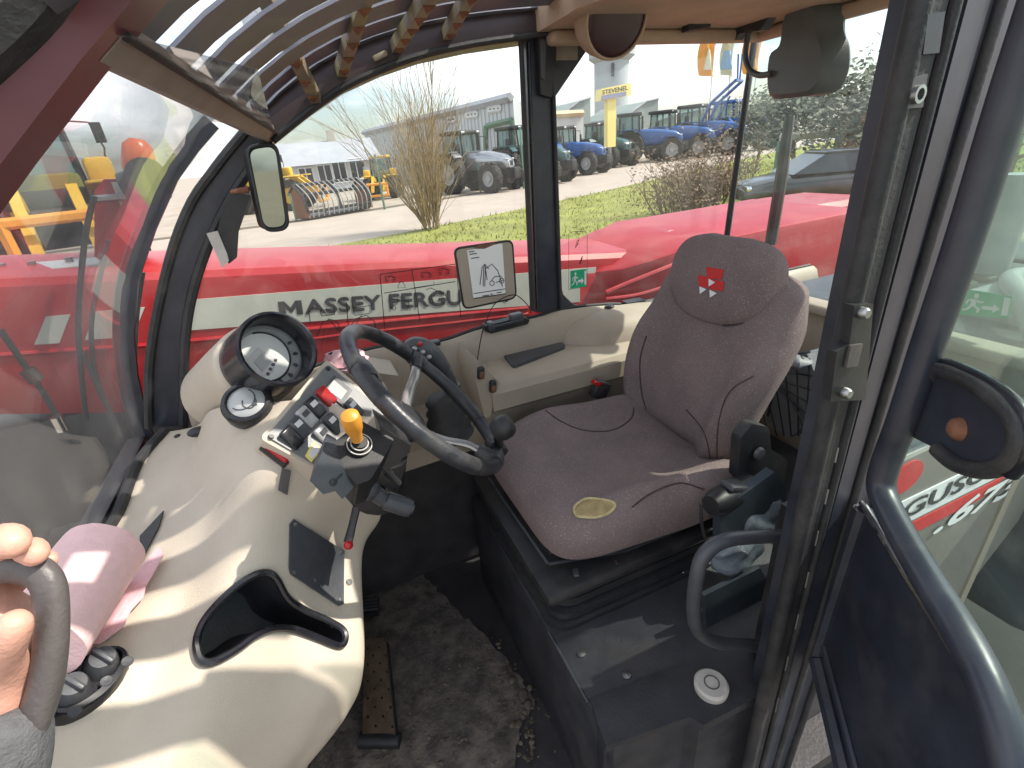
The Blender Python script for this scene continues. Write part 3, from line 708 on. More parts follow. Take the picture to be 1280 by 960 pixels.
# ================================================================== the telescopic boom
YBM = 1.95
t_boom = thing('telescopic_boom', 'long red telescopic boom with grey stripe and bold black lettering beyond the side window', 'boom', (0, YBM, -1.0))
def BM(u, v, d=0): return oy(u, v, YBM-d)
def lerpz(pts, x):
    for a, b in zip(pts, pts[1:]):
        if a.x <= x <= b.x: return a.z+(b.z-a.z)*(x-a.x)/(b.x-a.x)
    return pts[0].z if x < pts[0].x else pts[-1].z
top = [BM(*p) for p in ((-380, 372), (0, 350), (210, 340), (400, 331), (650, 322), (790, 316))]
bot = [BM(*p) for p in ((-380, 548), (0, 531), (190, 527))]
x0, x1 = -1.75, 1.6; rings = []
for i in range(13):
    x = x0+(x1-x0)*i/12; zt = top[1].z+(top[4].z-top[1].z)*(x-top[1].x)/(top[4].x-top[1].x); zb = max(-.60-.27*(x+1.25), -1.2)
    rings.append([(x, YBM+.05, zt+.008), (x, YBM+.02, zt), (x, YBM+.004, zt-.022), (x, YBM, zt-.05), (x, YBM, zb+.04), (x, YBM+.012, zb+.01), (x, YBM+.04, zb), (x, YBM+.40, zb), (x, YBM+.44, zb+.03), (x, YBM+.44, zt-.03), (x, YBM+.41, zt+.018)])
b = MB(); b.loft(rings); obj('boom_section', b, 'red_paint', t_boom, ang=25)
def band(name, tp, bt, d, m, n=10):
    """raised band on the boom between two pixel-measured edge lines"""
    b = MB(); up, dn = [], []
    for i in range(n+1):
        s = i/n
        up.append(BM(tp[0][0]+(tp[1][0]-tp[0][0])*s, tp[0][1]+(tp[1][1]-tp[0][1])*s, d)); dn.append(BM(bt[0][0]+(bt[1][0]-bt[0][0])*s, bt[0][1]+(bt[1][1]-bt[0][1])*s, d))
    b.prism(dn+up[::-1], (0, d+.004, 0)); return obj(name, b, m, t_boom, smooth=False)
st = band('stripe', ((224, 376), (745, 334)), ((222, 414), (745, 376)), .003, 'stripe')
b = MB(); tq = quadmap(BM(350, 394.5, .0045), BM(634, 376.5, .0045), BM(634, 358.6, .0045), BM(347, 377.2, .0045))
for s0, t0 in ((0, 0), (.0025, .0), (.005, .0), (.0025, -.05), (.0025, .05)):
    put_text(b, 'ASSEY FERGUSON', lambda s, t_: tq(.095+.905*s+s0, t_+t0)+V((0, -.0003*(s0*800+1), 0)), .003)
def uq(pts): b.poly([tq(x*.088, y) for x, y in pts])
uq([(0, 0), (.27, 0), (.27, 1), (0, 1)]); uq([(.73, 0), (1, 0), (1, 1), (.73, 1)]); uq([(.27, 1), (.27, .52), (.5, .10), (.5, .52)]); uq([(.73, 1), (.5, .52), (.5, .10), (.73, .52)])
obj('lettering', b, 'letter', st, smooth=False)
for px in (((57, 396), (88, 393), (74, 429), (43, 431)), ((118, 389.5), (181, 384), (166, 421), (106, 425))):
    b = MB(); b.slab([BM(u, v, .003) for u, v in px], .001); b.b.free(); b = MB(); b.prism([BM(u, v, .003) for u, v in px], (0, .006, 0)); obj('stripe_block', b, 'stripe', t_boom, smooth=False)
b = MB(); b.tube([BM(u, v, .0) for u, v in ((-60, 449), (0, 444), (190, 431), (330, 417), (480, 402), (660, 384.5))], .0085, 8); obj('fold_ridge', b, 'red_paint', t_boom)
b = MB(); b.tube([BM(u, v, .0) for u, v in ((660, 392), (560, 404), (430, 418), (300, 436))], .006, 8); obj('fold_ridge', b, 'red_paint', t_boom)
# grey plate with bolts lying along the boom's top, front
pl = [oy(u, v, YBM+d) for u, v, d in ((-40, 352, .10), (130, 334, .12), (150, 322, .36), (-40, 330, .38))]
b = MB(); b.prism([p+V((0, 0, .0)) for p in pl], (0, 0, .012)); tp_ = obj('top_plate', b, 'silver', t_boom, smooth=False)
for u, v in ((5, 337), (14, 341), (42, 334), (88, 329)): 
    p = oy(u, v, YBM+.2); p.z = max(q.z for q in pl)-.004; b = MB(); b.lathe([(0, 0), (.012, 0), (.012, .02), (0, .022)], oy(u, v, YBM+.2), (0, 0, 1), 8); obj('bolt', b, 'steel', tp_)
# swollen rear end of the boom with its pressed recess
YR = 1.72
def RR(u, v, y=YR): return oy(u, v, y)
fp = []
b = MB(); rings = []
for (u, v, y) in ((700, 330, 1.955), (745, 338, 1.94), (780, 334, 1.86), (815, 324, 1.78), (850, 312, 1.735), (900, 298, 1.72), (980, 281, 1.72), (1080, 261, 1.72)):
    p = oy(u, v, y); rings.append([(p.x, y, -1.1), (p.x, y, p.z-.03), (p.x, y+.008, p.z-.010), (p.x, y+.03, p.z), (p.x, 2.42, p.z+.012), (p.x, 2.44, -1.1)])
b.loft(rings); obj('boom_mount', b, 'red_paint', t_boom, ang=25)
b = MB(); b.tube(cr([RR(757, 366, YR-.004), RR(790, 352, YR-.004), RR(845, 330, YR-.004)], 5), .011, 8); obj('fold_ridge', b, 'red_paint', t_boom)
b = MB(); b.tube(cr([RR(757, 374, YR-.006), RR(800, 368, YR-.006), RR(850, 352, YR-.006)], 5), .009, 8); obj('fold_ridge', b, 'red_paint', t_boom)
# red rear bonnet higher up behind the seat
b = MB(); q = [oy(u, v, 2.0) for u, v in ((785, 318), (842, 289), (1046, 253), (1100, 245))]
lo = [V((p.x, 2.0, -1.0)) for p in q]
b.loft([[lo[i]+V((0, .0, 0)), q[i]+V((0, 0, -.03)), q[i]+V((0, .03, 0)), q[i]+V((0, .5, .0)), lo[i]+V((0, .5, 0))] for i in range(4)]); obj('rear_cover', b, 'red_paint', t_boom, ang=25)
# carriage, hoses and cylinder at the front
YF = 2.15
def FF(u, v, y=YF): return oy(u, v, y)
b = MB(); b.prism([FF(u, v) for u, v in ((118, 320), (118, 238), (130, 224), (160, 224), (196, 214), (205, 250), (160, 345), (150, 345))], (0, .12, 0)); hs = obj('headstock', b, 'red_paint', t_boom, smooth=False)
b = MB(); b.prism([FF(u, v, YF-.004) for u, v in ((139, 228), (161, 226), (151, 258))], (0, .004, 0)); obj('white_mark', b, 'stripe', hs, smooth=False)
b = MB(); b.cyl(FF(158, 238, YF-.06), FF(203, 226, YF-.06), .055, n=16); b.cyl(FF(184, 222, YF-.13), FF(184, 222, YF+.1), .06, n=16); b.cyl(FF(165, 215, YF), FF(196, 212, YF), .03, n=10); obj('cylinder_head', b, 'dark_grey', t_boom)
b = MB(); b.tube([FF(118, 249, YF-.02), FF(165, 245, YF-.02)], .012, 6); obj('pin', b, 'steel', t_boom)
b = MB(); c = FF(172, 206); b.lathe([(0, 0), (.05, 0), (.05, .03), (.042, .08), (.02, .10), (0, .10)], c+V((0, 0, -.02)), (.25, 0, 1), 14); obj('beacon', b, 'orange_lens', t_boom)
for i, (pts, r, lb) in enumerate(((((118, 245), (106, 300), (98, 400), (102, 470), (108, 525)), .008, ''), (((136, 300), (122, 360), (114, 410), (120, 470), (140, 520)), .007, ''), (((104, 440), (120, 480), (140, 520), (150, 545)), .007, ''), (((178, 340), (170, 400), (168, 470), (172, 530)), .008, ''), (((0, 412), (30, 455), (60, 500), (78, 535)), .009, ''))):
    b = MB(); b.tube(cr([oy(u, v, YBM-.07-.012*i) for u, v in pts], 6), r, 8); hs = obj('hose', b, 'rubber', t_boom)
    if i == 4:
        a_, c_ = oy(70, 521, YBM-.12), oy(79, 538, YBM-.12); b = MB(); b.cyl(a_, c_, .017, n=10); obj('hose_end', b, 'chrome', hs)
        a_, c_ = oy(33, 462, YBM-.12), oy(46, 476, YBM-.12); b = MB(); b.cyl(a_, c_, .02, n=10); obj('hose_clamp', b, 'rubber', hs)
for u0, v0, u1, v1 in ((148, 345, 134, 384), (150, 350, 158, 392)):
    pass
# dark chassis under the boom
b = MB(); b.box((.4, 2.2, -1.55), (4.6, .5, .5), bev=.04); b.box((-.6, 1.72, -1.62), (.9, .34, .3), bev=.03); b.box((-.95, 2.22, -.98), (1.7, .22, .46), bev=.03); b.box((-.2, 2.12, -1.25), (.5, .3, .5), bev=.03); obj('chassis_rail', b, 'black', t_boom)

t = thing('engine_cover', 'dark engine cover and pipes behind the rear glass', 'engine cover', (2.1, .7, -1.2))
b = MB(); b.box((2.15, .78, -.90), (1.35, 1.0, .75), bev=.06, seg=3); obj('cover', b, 'dark_grey', t)
b = MB(); b.box((1.85, .62, -.50), (.4, .3, .07), bev=.02); b.cyl((2.1, .9, -.55), (2.1, .9, -.2), .05, n=14); b.tube(cr([(1.55, .5, -.55), (1.6, .6, -.44), (1.9, .75, -.46), (2.2, .7, -.5)], 5), .025, 10); obj('pipework', b, 'rim_grey', t)
for k in range(5): b = MB(); b.box((1.75+.16*k, .98, -.515), (.10, .25, .02), bev=.006); obj('louvre', b, 'black', t)
t = thing('front_mudguard', 'dark plastic mudguard over the front tyre below the windscreen', 'mudguard', (-1.1, 1.5, -1.4))
b = MB(); prof = [oz(200, 524, -1.05), oz(140, 526, -1.02), oz(85, 529, -1.05), oz(46, 552, -1.12), oz(10, 620, -1.22), oz(-20, 690, -1.42)]
nr = [p+V((.25, -.55, -.05)) for p in prof]
b.loft([[a, c, c+V((0, 0, -.03)), a+V((0, 0, -.03))] for a, c in zip(prof, nr)]); obj('guard', b, 'rubber', t, ang=40)
b = MB(); b.lathe([(.30, -.18), (.52, -.2), (.58, -.12), (.58, .12), (.52, .2), (.30, .18)], (-1.05, 1.35, -1.68), (0, 1, 0), 32); obj('tyre', b, 'tyre', t)
# ================================================================== the cab
t_cab = thing('telehandler_cab', 'black framed telehandler cab with curved front post and slatted roof guard', 'cab', (.4, .85, -1.3))
YI = 1.35                                       # inner face of the far side wall
inner = [(230, 532), (230, 480), (232, 425), (238, 380), (250, 335), (268, 288), (290, 245), (314, 210), (342, 180)]
outer = [(187, 534), (186, 480), (190, 430), (201, 370), (218, 305), (240, 252), (265, 216), (285, 190), (312, 158)]
IN = [oy(u, v, YI) for u, v in inner]; OUT = [oy(u, v, YI) for u, v in outer]
roof_in = [oy(u, v, YI) for u, v in ((342, 180), (388, 143), (432, 113), (480, 91), (530, 74), (590, 61), (652, 52), (690, 47))]
def arch_side(y0, y1, suffix=''):
    b = MB(); rings = []
    for p, q in zip(IN, OUT):
        rings.append([(p.x, y0, p.z), (q.x, y0, q.z), (q.x, y1, q.z), (p.x, y1, p.z)])
    b.loft(rings); return obj('front_post', b, 'frame_black', t_cab, ang=50)
fpost = arch_side(YI, YI+.07)
# a rounded inner trim along the post and its outer seal
b = MB(); b.tube(cr([p+V((.0, -.006, 0)) for p in IN], 3), .011, 8); obj('window_gasket', b, 'rubber', fpost)
b = MB(); b.tube(cr([p+V((.0, -.004, 0)) for p in OUT], 3), .010, 8); obj('window_gasket', b, 'rubber', fpost)
b_unused = MB(); b_unused.b.free(); b = MB(); rings = [[(p.x+.012*math.cos(a)+(q.x-p.x)*.35, YI-.004-.012*max(math.sin(a), 0), p.z+(q.z-p.z)*.35) for a in (0, .8, 1.57, 2.3, 3.14)] for p, q in zip(IN[1:], OUT[1:])]
b.b.free()
# roof rail over the far side window
b = MB(); rings = []
for p in roof_in: rings.append([(p.x, YI-.03, p.z+.004), (p.x, YI+.07, p.z), (p.x-.02, YI+.07, p.z+.11), (p.x-.02, YI-.0, p.z+.10), (p.x-.02, YI-.03, p.z+.045)])
b.loft(rings); rl = obj('roof_rail', b, 'rail_brown', t_cab)
b = MB(); b.tube(cr([p+V((0, -.03, .006)) for p in roof_in], 3), .008, 8); obj('window_gasket', b, 'rubber', rl)
p = oy(475, 70, YI-.035); b = MB(); b.box(p, (.035, .01, .012), Matrix.Rotation(-.35, 3, 'Y'), bev=.003); obj('slot', b, 'roof_bar', rl)

# windscreen edge strip and panes
wsx = [(186, 560), (172, 520), (161, 470), (156, 420), (161, 350), (183, 284), (211, 220), (238, 182), (264, 152)]
WS = [oy(u, v, 1.37) for u, v in wsx]
b = MB(); rings = []
for i, p in enumerate(WS):
    d = (WS[min(i+1, len(WS)-1)]-WS[max(i-1, 0)]).normalized(); n_ = V((d.z, 0, -d.x)); ww = .017
    rings.append([p+n_*ww, p-n_*ww, p-n_*ww+V((0, .012, 0)), p+n_*ww+V((0, .012, 0))])
b.loft(rings); ws_edge = obj('windscreen_edge', b, 'frame_black', t_cab)
b = MB(); b.tube(cr([p+V((-.035, .05, -.01)) for p in WS[:6]], 4), .006, 6); obj('wiper_rod', b, 'black', t_cab)
YN = .50
def pane(name, prof, y0, y1, m, th=.005):
    b = MB(); n_ = []
    for i, p in enumerate(prof):
        d = (prof[min(i+1, len(prof)-1)]-prof[max(i-1, 0)]).normalized(); n_.append(V((d.z, 0, -d.x))*th)
    b.loft([[(p.x, y0, p.z), (p.x, y1, p.z), (p.x+k_.x, y1, p.z+k_.z), (p.x+k_.x, y0, p.z+k_.z)] for p, k_ in zip(prof, n_)])
    return obj(name, b, m, t_cab, ang=50)
ws_top = oy(268, 140, 1.37); 
wprof = [V((WS[0].x-.0, 0, -.72))]+WS+[V((.0, 0, .075))]
pane('windscreen', cr(wprof, 3), YN+.02, 1.372, 'glass_windscreen')
# near side front post, running up to the roof beside the photographer
nin = [oy(u, v, YN) for u, v in ((-150, 480), (-110, 380), (-60, 290), (0, 206), (100, 76), (150, 18), (215, -60), (330, -190))]
nout = [oy(u, v, YN) for u, v in ((-300, 470), (-270, 350), (-190, 230), (-100, 135), (-10, 55), (50, -5), (110, -90), (240, -230))]
b = MB(); b.loft([[(p.x, YN, p.z), (q.x, YN, q.z), (q.x, YN+.06, q.z), (p.x, YN+.06, p.z)] for p, q in zip(nin, nout)]); np_ = obj('front_post', b, 'maroon', t_cab, ang=50)
b = MB(); b.tube(cr([q+V((-.006, .0, .0)) for q in nout], 3), .02, 8); obj('door_seal', b, 'rubber', np_)
# cross beam between windscreen and roof glass
bf = oy(338, 172, YI+.02); bn = oy(118, 54, YN+.03)
dv = (bf-bn).normalized()
b = MB()
R0 = [bn+V((-.018, 0, -.006)), bn+V((.0, 0, -.012)), bn+V((.020, 0, .004)), bn+V((.018, 0, .02)), bn+V((-.018, 0, .02))]
R1 = [bf+V((-.018, 0, -.006)), bf+V((.0, 0, -.012)), bf+V((.020, 0, .004)), bf+V((.018, 0, .02)), bf+V((-.018, 0, .02))]
b.loft([R0, R1]); cb = obj('cross_beam', b, 'beam', t_cab, smooth=False)
b = MB(); b.tube([bn+V((.022, 0, .004)), bf+V((.022, 0, .004))], .004, 6); obj('beam_seal', b, 'rubber', cb)
# roof glass and guard
roofp = cr([V((p.x, 0, p.z)) for p in roof_in], 3)
pane('roof_glass', [p+V((0, 0, .16)) for p in roofp], YN+.04, YI-.005, 'glass_roof')
def rz(x): return lerpz(roofp, x) if x >= roofp[0].x else roofp[0].z-(roofp[0].x-x)*.9
xs = [.015+.66*i/16 for i in range(17)]
SLATS = [(.33+.122*i) for i in range(9)]
for i, y in enumerate(SLATS):
    b = MB(); wd, rise = .065, -.010
    xa_ = -.012-.118*(1.33-y); xs_ = [xa_+(.70-xa_)*k/16 for k in range(17)]; zs_ = [.112+.20*(1-math.exp(-(x-xa_)/.25)) for x in xs_]; b.loft([[(x, y, z), (x, y+wd, z+rise), (x, y+wd+.004, z+.006+rise), (x, y+.004, z+.006)] for x, z in zip(xs_, zs_)]); obj('roof_slat', b, 'slat', t_cab, ang=60)
    if i == 0: pass
def rbar(pts, m='roof_bar'):
    b = MB(); P_ = [V(p) for p in pts]
    b.loft([[p+V((-.011, 0, 0)), p+V((.011, 0, 0)), p+V((.013, 0, .022)), p+V((-.013, 0, .022))] for p in P_]); o = obj('roof_bar', b, m, t_cab, smooth=False); return o
for (ua, va, ub, vb) in ((396, 131, 332, 4), (428, 96, 459, 0), (496, 66, 541, 0), (560, 50, 606, -30)):
    a_ = oy(ua, va, YI-.03); 
    # the bar leaves the far rail and crosses above the glass towards the near side
    r_ = ray(ub, vb); b0 = oy(ub, vb, .98)
    dr = (b0-a_); far_pt = a_+dr; near_pt = a_+dr*2.4; near_pt.z = min(near_pt.z, far_pt.z+.04)
    o = rbar([a_+V((0, 0, .0)), a_.lerp(far_pt, .5), far_pt, near_pt])
    for k in range(5):
        q = a_.lerp(far_pt, (k+.5)/5); b = MB(); b.prism([q+V((-.012, -.008, -.001)), q+V((.012, -.008, -.001)), q+V((.0, .014, -.008))], (0, 0, .008)); obj('notch', b, 'rust', o, smooth=False)

# headliner at the rear, its lamp and bracket
xh = .655
b = MB(); rings = []
b.prism([(xh, YI-.02, .250), (1.37, YI-.02, .250), (1.40, 1.15, .255), (1.40, .33, .262), (1.0, .33, .262), (.88, .55, .262), (.76, .85, .26), (xh, 1.12, .255)], (0, 0, .07)); hl_ = obj('headliner', b, 'headliner', t_cab, ang=30)  # front edge cut back out of view so sun reaches the dash
b = MB(); b.box((1.02, YI-.045, .236), (.68, .05, .03), bev=.012, seg=3); b.box((1.37, 1.1, .236), (.05, .45, .03), bev=.012, seg=3); obj('headliner_edge', b, 'headliner', hl_)
dc = oy(772, 24, 1.16)
b = MB(); b.lathe([(0, .0), (.062, .0), (.074, .006), (.078, .02), (.078, .05), (0, .05)], dc, V((.05, .93, .30)), 32); dm = obj('speaker_dome', b, 'dome', t_cab)
b = MB(); b.lathe([(.075, .0), (.080, .0), (.083, .012), (.083, .055), (.075, .055)], dc, V((.05, .93, .30)), 32); obj('speaker_ring', b, 'headliner', dm)
p = oy(714, 27, 1.28); b = MB(); b.ball(p, .004); obj('screw', b, 'chrome', hl_)
a_, c_ = oy(862, 8, 1.2), oy(893, 33, 1.2)
b = MB(); b.prism([oy(u, v, 1.24) for u, v in ((862, 10), (892, 2), (888, 34), (862, 38))], (0, .03, 0)); obj('trim_gap', b, 'black', hl_, smooth=False)

b = MB(); b.box((1.405, .86, .30), (.06, 1.04, .06), bev=.015); obj('sun_block_slab', b, 'frame_black', t_cab)  # unseen slab added above the rear glass to block sun on the console
# side post between the two far windows
pc0 = [oy(u, v, YI-.01) for u, v in ((657, 50), (692, 46), (702, 390), (670, 391))]
b = MB(); b.prism(pc0, (0, .045, 0)); sp_ = obj('side_post', b, 'frame_black', t_cab, smooth=False)
for (u0, v0, u1, v1, r, m) in ((651, 52, 666, 388, .007, 'rubber'), (661, 54, 672, 388, .004, 'black_gloss'), (692, 120, 701, 388, .006, 'rubber')):
    b = MB(); b.tube([oy(u0, v0, YI-.016), oy(u1, v1, YI-.016)], r, 8); obj('window_gasket', b, m, sp_)
b = MB(); b.prism([oy(u, v, YI-.03) for u, v in ((672, 44), (696, 42), (690, 122), (676, 118))], (0, .03, 0)); br_ = obj('hinge_bracket', b, 'black', t_cab, smooth=False)
b = MB(); b.prism([oy(u, v, YI-.036) for u, v in ((676, 50), (683, 50), (681, 100), (676, 96))], (0, .006, 0)); obj('slot', b, 'dark_grey', br_, smooth=False)
b = MB(); b.prism([oy(u, v, YI-.012) for u, v in ((690, 46), (745, 44), (737, 58), (692, 124))], (0, .04, 0)); gs = obj('corner_gusset', b, 'frame_black', t_cab, smooth=False)
b = MB(); b.prism([oy(u, v, YI-.018) for u, v in ((695, 54), (722, 54), (722, 75), (695, 75))], (0, .006, 0)); obj('label_patch', b, 'roof_bar', gs, smooth=False)
b = MB(); b.prism([oy(u, v, YI-.004) for u, v in ((700, 350), (704, 368), (716, 380), (735, 386), (735, 396), (698, 398))], (0, .02, 0)); obj('corner_gusset', b, 'dark_grey', t_cab, smooth=False)

# far side panes
b = MB(); poly = [V((p.x, 0, p.z)) for p in IN[::-1]][::-1]
path = [(p.x, p.z) for p in IN]+[(p.x, p.z) for p in roof_in[1:]]+[(oy(664, 392, YI).x, -.50), (IN[0].x, -.60)]
b.prism([(x, YI+.028, z) for x, z in path], (0, .005, 0)); sw = obj('side_window', b, 'glass_side', t_cab, smooth=False)
b = MB(); xa = oy(700, 390, YI).x; b.prism([(xa-.02, YI+.028, -.53), (1.36, YI+.028, -.53), (1.37, YI+.028, .25), (xa-.03, YI+.028, .25)], (0, .005, 0)); sw2 = obj('side_window', b, 'glass_side', t_cab, smooth=False)
XR = 1.37
b = MB(); b.prism([(XR, .40, -.50), (XR, 1.345, -.50), (XR+.02, 1.345, .26), (XR+.02, .40, .26)], (.005, 0, 0)); rw = obj('rear_window', b, 'glass_rear', t_cab, smooth=False)
# rear corner gasket and the bar behind the rear glass
b = MB(); b.tube([oy(945, 38, 1.345), oy(926, 170, 1.345), oy(908, 300, 1.345), oy(897, 392, 1.345)], .010, 8); obj('corner_gasket', b, 'rubber', t_cab)
b = MB(); b.tube([ox(987, 145, XR+.05), ox(977, 220, XR+.05), ox(963, 305, XR+.05)], [.014, .018, .018], 8); obj('rear_bar', b, 'black', t_cab)

# printed diagrams on the far side window
yD = YI+.024
def lines(name, strokes, parent, m='line_print', r=.0011):
    b = MB()
    for s_ in strokes: b.tube([oy(u, v, yD) for u, v in s_], r, 4, cap=False)
    return obj(name, b, m, parent, smooth=False)
def machine(u, v, s=1.0, boom=0):
    """a small outline drawing of a telehandler"""
    c = [[(u-9*s+3.2*s*math.cos(a), v+4*s+3.2*s*math.sin(a)) for a in [k*.785 for k in range(9)]], [(u+8*s+3.2*s*math.cos(a), v+3*s+3.2*s*math.sin(a)) for a in [k*.785 for k in range(9)]]]
    c += [[(u-13*s, v+2*s), (u-12*s, v-3*s), (u-4*s, v-4*s), (u-3*s, v-10*s), (u+4*s, v-11*s), (u+5*s, v-4*s), (u+12*s, v-4*s), (u+12*s, v+2*s)], [(u+12*s, v-5*s), (u-10*s, v-8*s-boom), (u-16*s, v-5*s-boom)]]
    return c
fr_ = [[(475, 343), (481, 412)], [(515, 338), (525, 402)], [(570, 330), (576, 396)], [(475, 343), (570, 330)], [(480, 366.5), (569, 352)], [(517, 360), (543, 356), (542, 352)], [(500, 352), (497, 360), (507, 359), (503, 352), (500, 352)]]
lines('load_diagram', fr_, sw)
lines('load_diagram', machine(500, 381, .9)+machine(547, 373, .9, 6)+machine(555, 340, .55)+machine(533, 344, .5)+machine(488, 349, .5), sw, r=.0009)
lines('load_diagram', [[(388, 405), (386, 388), (392, 384)], [(396, 420), (404, 402), (414, 399), (422, 403), (428, 418)], [(434, 412), (446, 398), (458, 394), (468, 402), (472, 418)], [(410, 398), (424, 414)], [(452, 394), (440, 412)], [(433, 378), (436, 414)], [(400, 388), (418, 386), (418, 393), (402, 395), (400, 388)], [(441, 385), (462, 382), (462, 392), (443, 394), (441, 385)]], sw, r=.0011)
# emergency exit stickers on the glass
def sticker(name, pts, fn_off, parent, arrow=True):
    a, b_, c, d = pts; q = quadmap(a, b_, c, d); off = V(fn_off)
    m_ = MB(); m_.prism([a, b_, c, d], off*.5); s_ = obj(name, m_, 'green_sticker', parent, smooth=False)
    def fl(poly, nm, mm='white_print'):
        k_ = MB(); k_.prism([q(x, y)+off*.7 for x, y in poly], off*.35); return obj(nm, k_, mm, s_, smooth=False)
    fl([(.86, .12), (.98, .12), (.98, .9), (.86, .9)], 'door_mark')
    fl([(.46, .30), (.68, .30), (.68, .18), (.82, .37), (.68, .56), (.68, .44), (.46, .44)], 'arrow_mark')
    k_ = MB()
    k_.prism([q(.30+.055*math.cos(a), .80+.10*math.sin(a))+off*.7 for a in [i*.628 for i in range(10)]], off*.3)
    for poly in ([(.20, .66), (.33, .70), (.32, .42), (.22, .40)], [(.22, .45), (.31, .43), (.43, .30), (.41, .14), (.36, .14), (.37, .27)], [(.21, .46), (.27, .40), (.20, .24), (.08, .16), (.06, .22), (.16, .29)], [(.22, .68), (.12, .60), (.10, .44), (.14, .44), (.16, .56), (.25, .60)], [(.31, .70), (.40, .60), (.47, .62), (.47, .56), (.39, .52), (.30, .60)]):
        k_.prism([q(x, y)+off*.7 for x, y in poly], off*.3)
    obj('running_figure', k_, 'white_print', s_, smooth=False); return s_
sticker('exit_sticker', [ox(1198, 393, XR-.002), ox(1260, 398, XR-.002), ox(1266, 370, XR-.002), ox(1205, 361, XR-.002)], (-.0016, 0, 0), rw)
sticker('exit_sticker', [oy(713, 361, YI+.022), oy(733, 358, YI+.022), oy(733, 336, YI+.022), oy(713, 338.5, YI+.022)], (0, -.0016, 0), sw2)
k_ = MB(); k_.tube([oy(u, v, YI+.022) for u, v in ((711, 362), (711, 292), (714, 290), (731, 289), (734, 292), (734, 358), (711, 362))], .0008, 4); k_.tube([oy(u, v, YI+.022) for u, v in ((720, 309), (724, 299), (721, 302), (719, 310), (723, 304))], .001, 4); k_.tube([oy(u, v, YI+.022) for u, v in ((724, 330), (728, 320), (727, 326), (725, 330))], .0014, 4); obj('clear_label', k_, 'line_print', sw2, smooth=False)

# floor, inner walls
FZ = -1.30
b = MB(); b.box((.40, .86, FZ-.02), (1.96, 1.04, .04)); fl_ = obj('cab_floor', b, 'floor_dark', t_cab, smooth=False)
b = MB(); b.box((.45, 1.30, -1.02), (1.85, .04, .52)); obj('inner_wall', b, 'floor_dark', t_cab, smooth=False)
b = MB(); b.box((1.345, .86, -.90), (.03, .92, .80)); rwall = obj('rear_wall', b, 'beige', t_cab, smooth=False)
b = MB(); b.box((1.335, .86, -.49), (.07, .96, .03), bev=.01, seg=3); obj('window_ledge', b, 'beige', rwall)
b = MB(); b.box((-.50, .86, -.95), (.04, 1.0, .74)); obj('front_wall', b, 'black', t_cab, smooth=False)
# plinth under the seat, its lid and the step face by the door
b = MB(); b.box((.80, .80, (-.95+FZ)/2), (1.03, .78, .35), bev=.012); pln = obj('seat_plinth', b, 'plinth', t_cab)
lid = [oz(u, v, -.944) for u, v in ((737, 872), (842, 832), (935, 800), (958, 865), (880, 906), (862, 896), (757, 933))]
b = MB(); b.prism(lid, (0, 0, -.02)); ld_ = obj('step_lid', b, 'plinth', t_cab, smooth=False)
b = MB(); low = [p+V((.004, .012, -.021)) for p in lid]; b.prism(low, (0, 0, -.3)); obj('step_box', b, 'plinth', t_cab, smooth=False)
for u, v in ((727, 818), (783, 845)): p = oz(u, v, -.95); b = MB(); b.lathe([(0, 0), (.009, 0), (.009, .005), (0, .007)], p, (0, 0, 1), 8); obj('bolt', b, 'steel', pln)
b = MB(); b.tube([oz(u, v, -.951) for u, v in ((686, 790), (735, 878))], .003, 6); obj('plinth_edge', b, 'dark_grey', pln)

# door post by the photographer: hollow section with seals, channel and latch plates
def DP(u, v, y): return oy(u, v, y)
def strip(name, uL0, uL1, uR0, uR1, y, th, m, parent=t_cab, v0=-60, v1=1000):
    """vertical strip between two measured edges (u at the top of the frame, u at its foot)"""
    a, b_, c, d = DP(uL0, 0, y), DP(uR0, 0, y), DP(uR1, 960, y), DP(uL1, 960, y)
    def ext(p, q, z): s = (z-p.z)/(q.z-p.z); return p+(q-p)*s
    P_ = [ext(a, d, .35), ext(b_, c, .35), ext(b_, c, -1.42), ext(a, d, -1.42)]
    m_ = MB(); m_.prism(P_, (0, th, 0)); return obj(name, m_, m, parent, ang=30)
m_ = MB()
def colm(u0, u1, y, z):
    a, d = DP(u0, 0, y), DP(u1, 960, y); q = a+(d-a)*((z-a.z)/(d.z-a.z)); return q
YFR, YBK = .345, .40
def ring(z):
    l = colm(1112, 917, YBK, z); r = colm(1318, 986, YFR, z)
    return [l, V((l.x, YFR+.012, z)), V((l.x+.012, YFR, z)), r, V((r.x, YBK, z))]
m_.loft([ring(.35), ring(-.3), ring(-.9), ring(-1.42)]); dpst = obj('door_post', m_, 'frame_black', t_cab, ang=30)
b = MB()
def vtube(name, u0, u1, y, r, m, parent, flat=1.0):
    a, d = DP(u0, 0, y), DP(u1, 960, y); s = lambda z: a+(d-a)*((z-a.z)/(d.z-a.z))
    m_ = MB(); m_.tube([s(.35), s(-.3), s(-.9), s(-1.42)], r, 10, flat=flat, up=(0, 1, 0)); return obj(name, m_, m, parent)
vtube('door_seal', 1150, 934, .350, .011, 'rubber', dpst)
vtube('door_seal', 1196, 952, .342, .005, 'rubber', dpst)
vtube('door_seal', 1252, 968, .342, .006, 'rubber', dpst)
vtube('door_seal', 1306, 983, .343, .007, 'rubber', dpst)
strip('post_channel', 1158, 938, 1186, 948, .3425, .004, 'rubber', dpst)
strip('post_channel', 1210, 956, 1238, 965, .3425, .004, 'frame_black', dpst)
def plate(name, pts, y, th, m, parent):
    m_ = MB(); m_.prism([DP(u, v, y) for u, v in pts], (0, th, 0)); return obj(name, m_, m, parent, ang=30)
sk = plate('striker_plate', ((1068, 382), (1092, 380), (1082, 500), (1038, 502), (1046, 440), (1062, 430)), .334, .012, 'black', dpst)
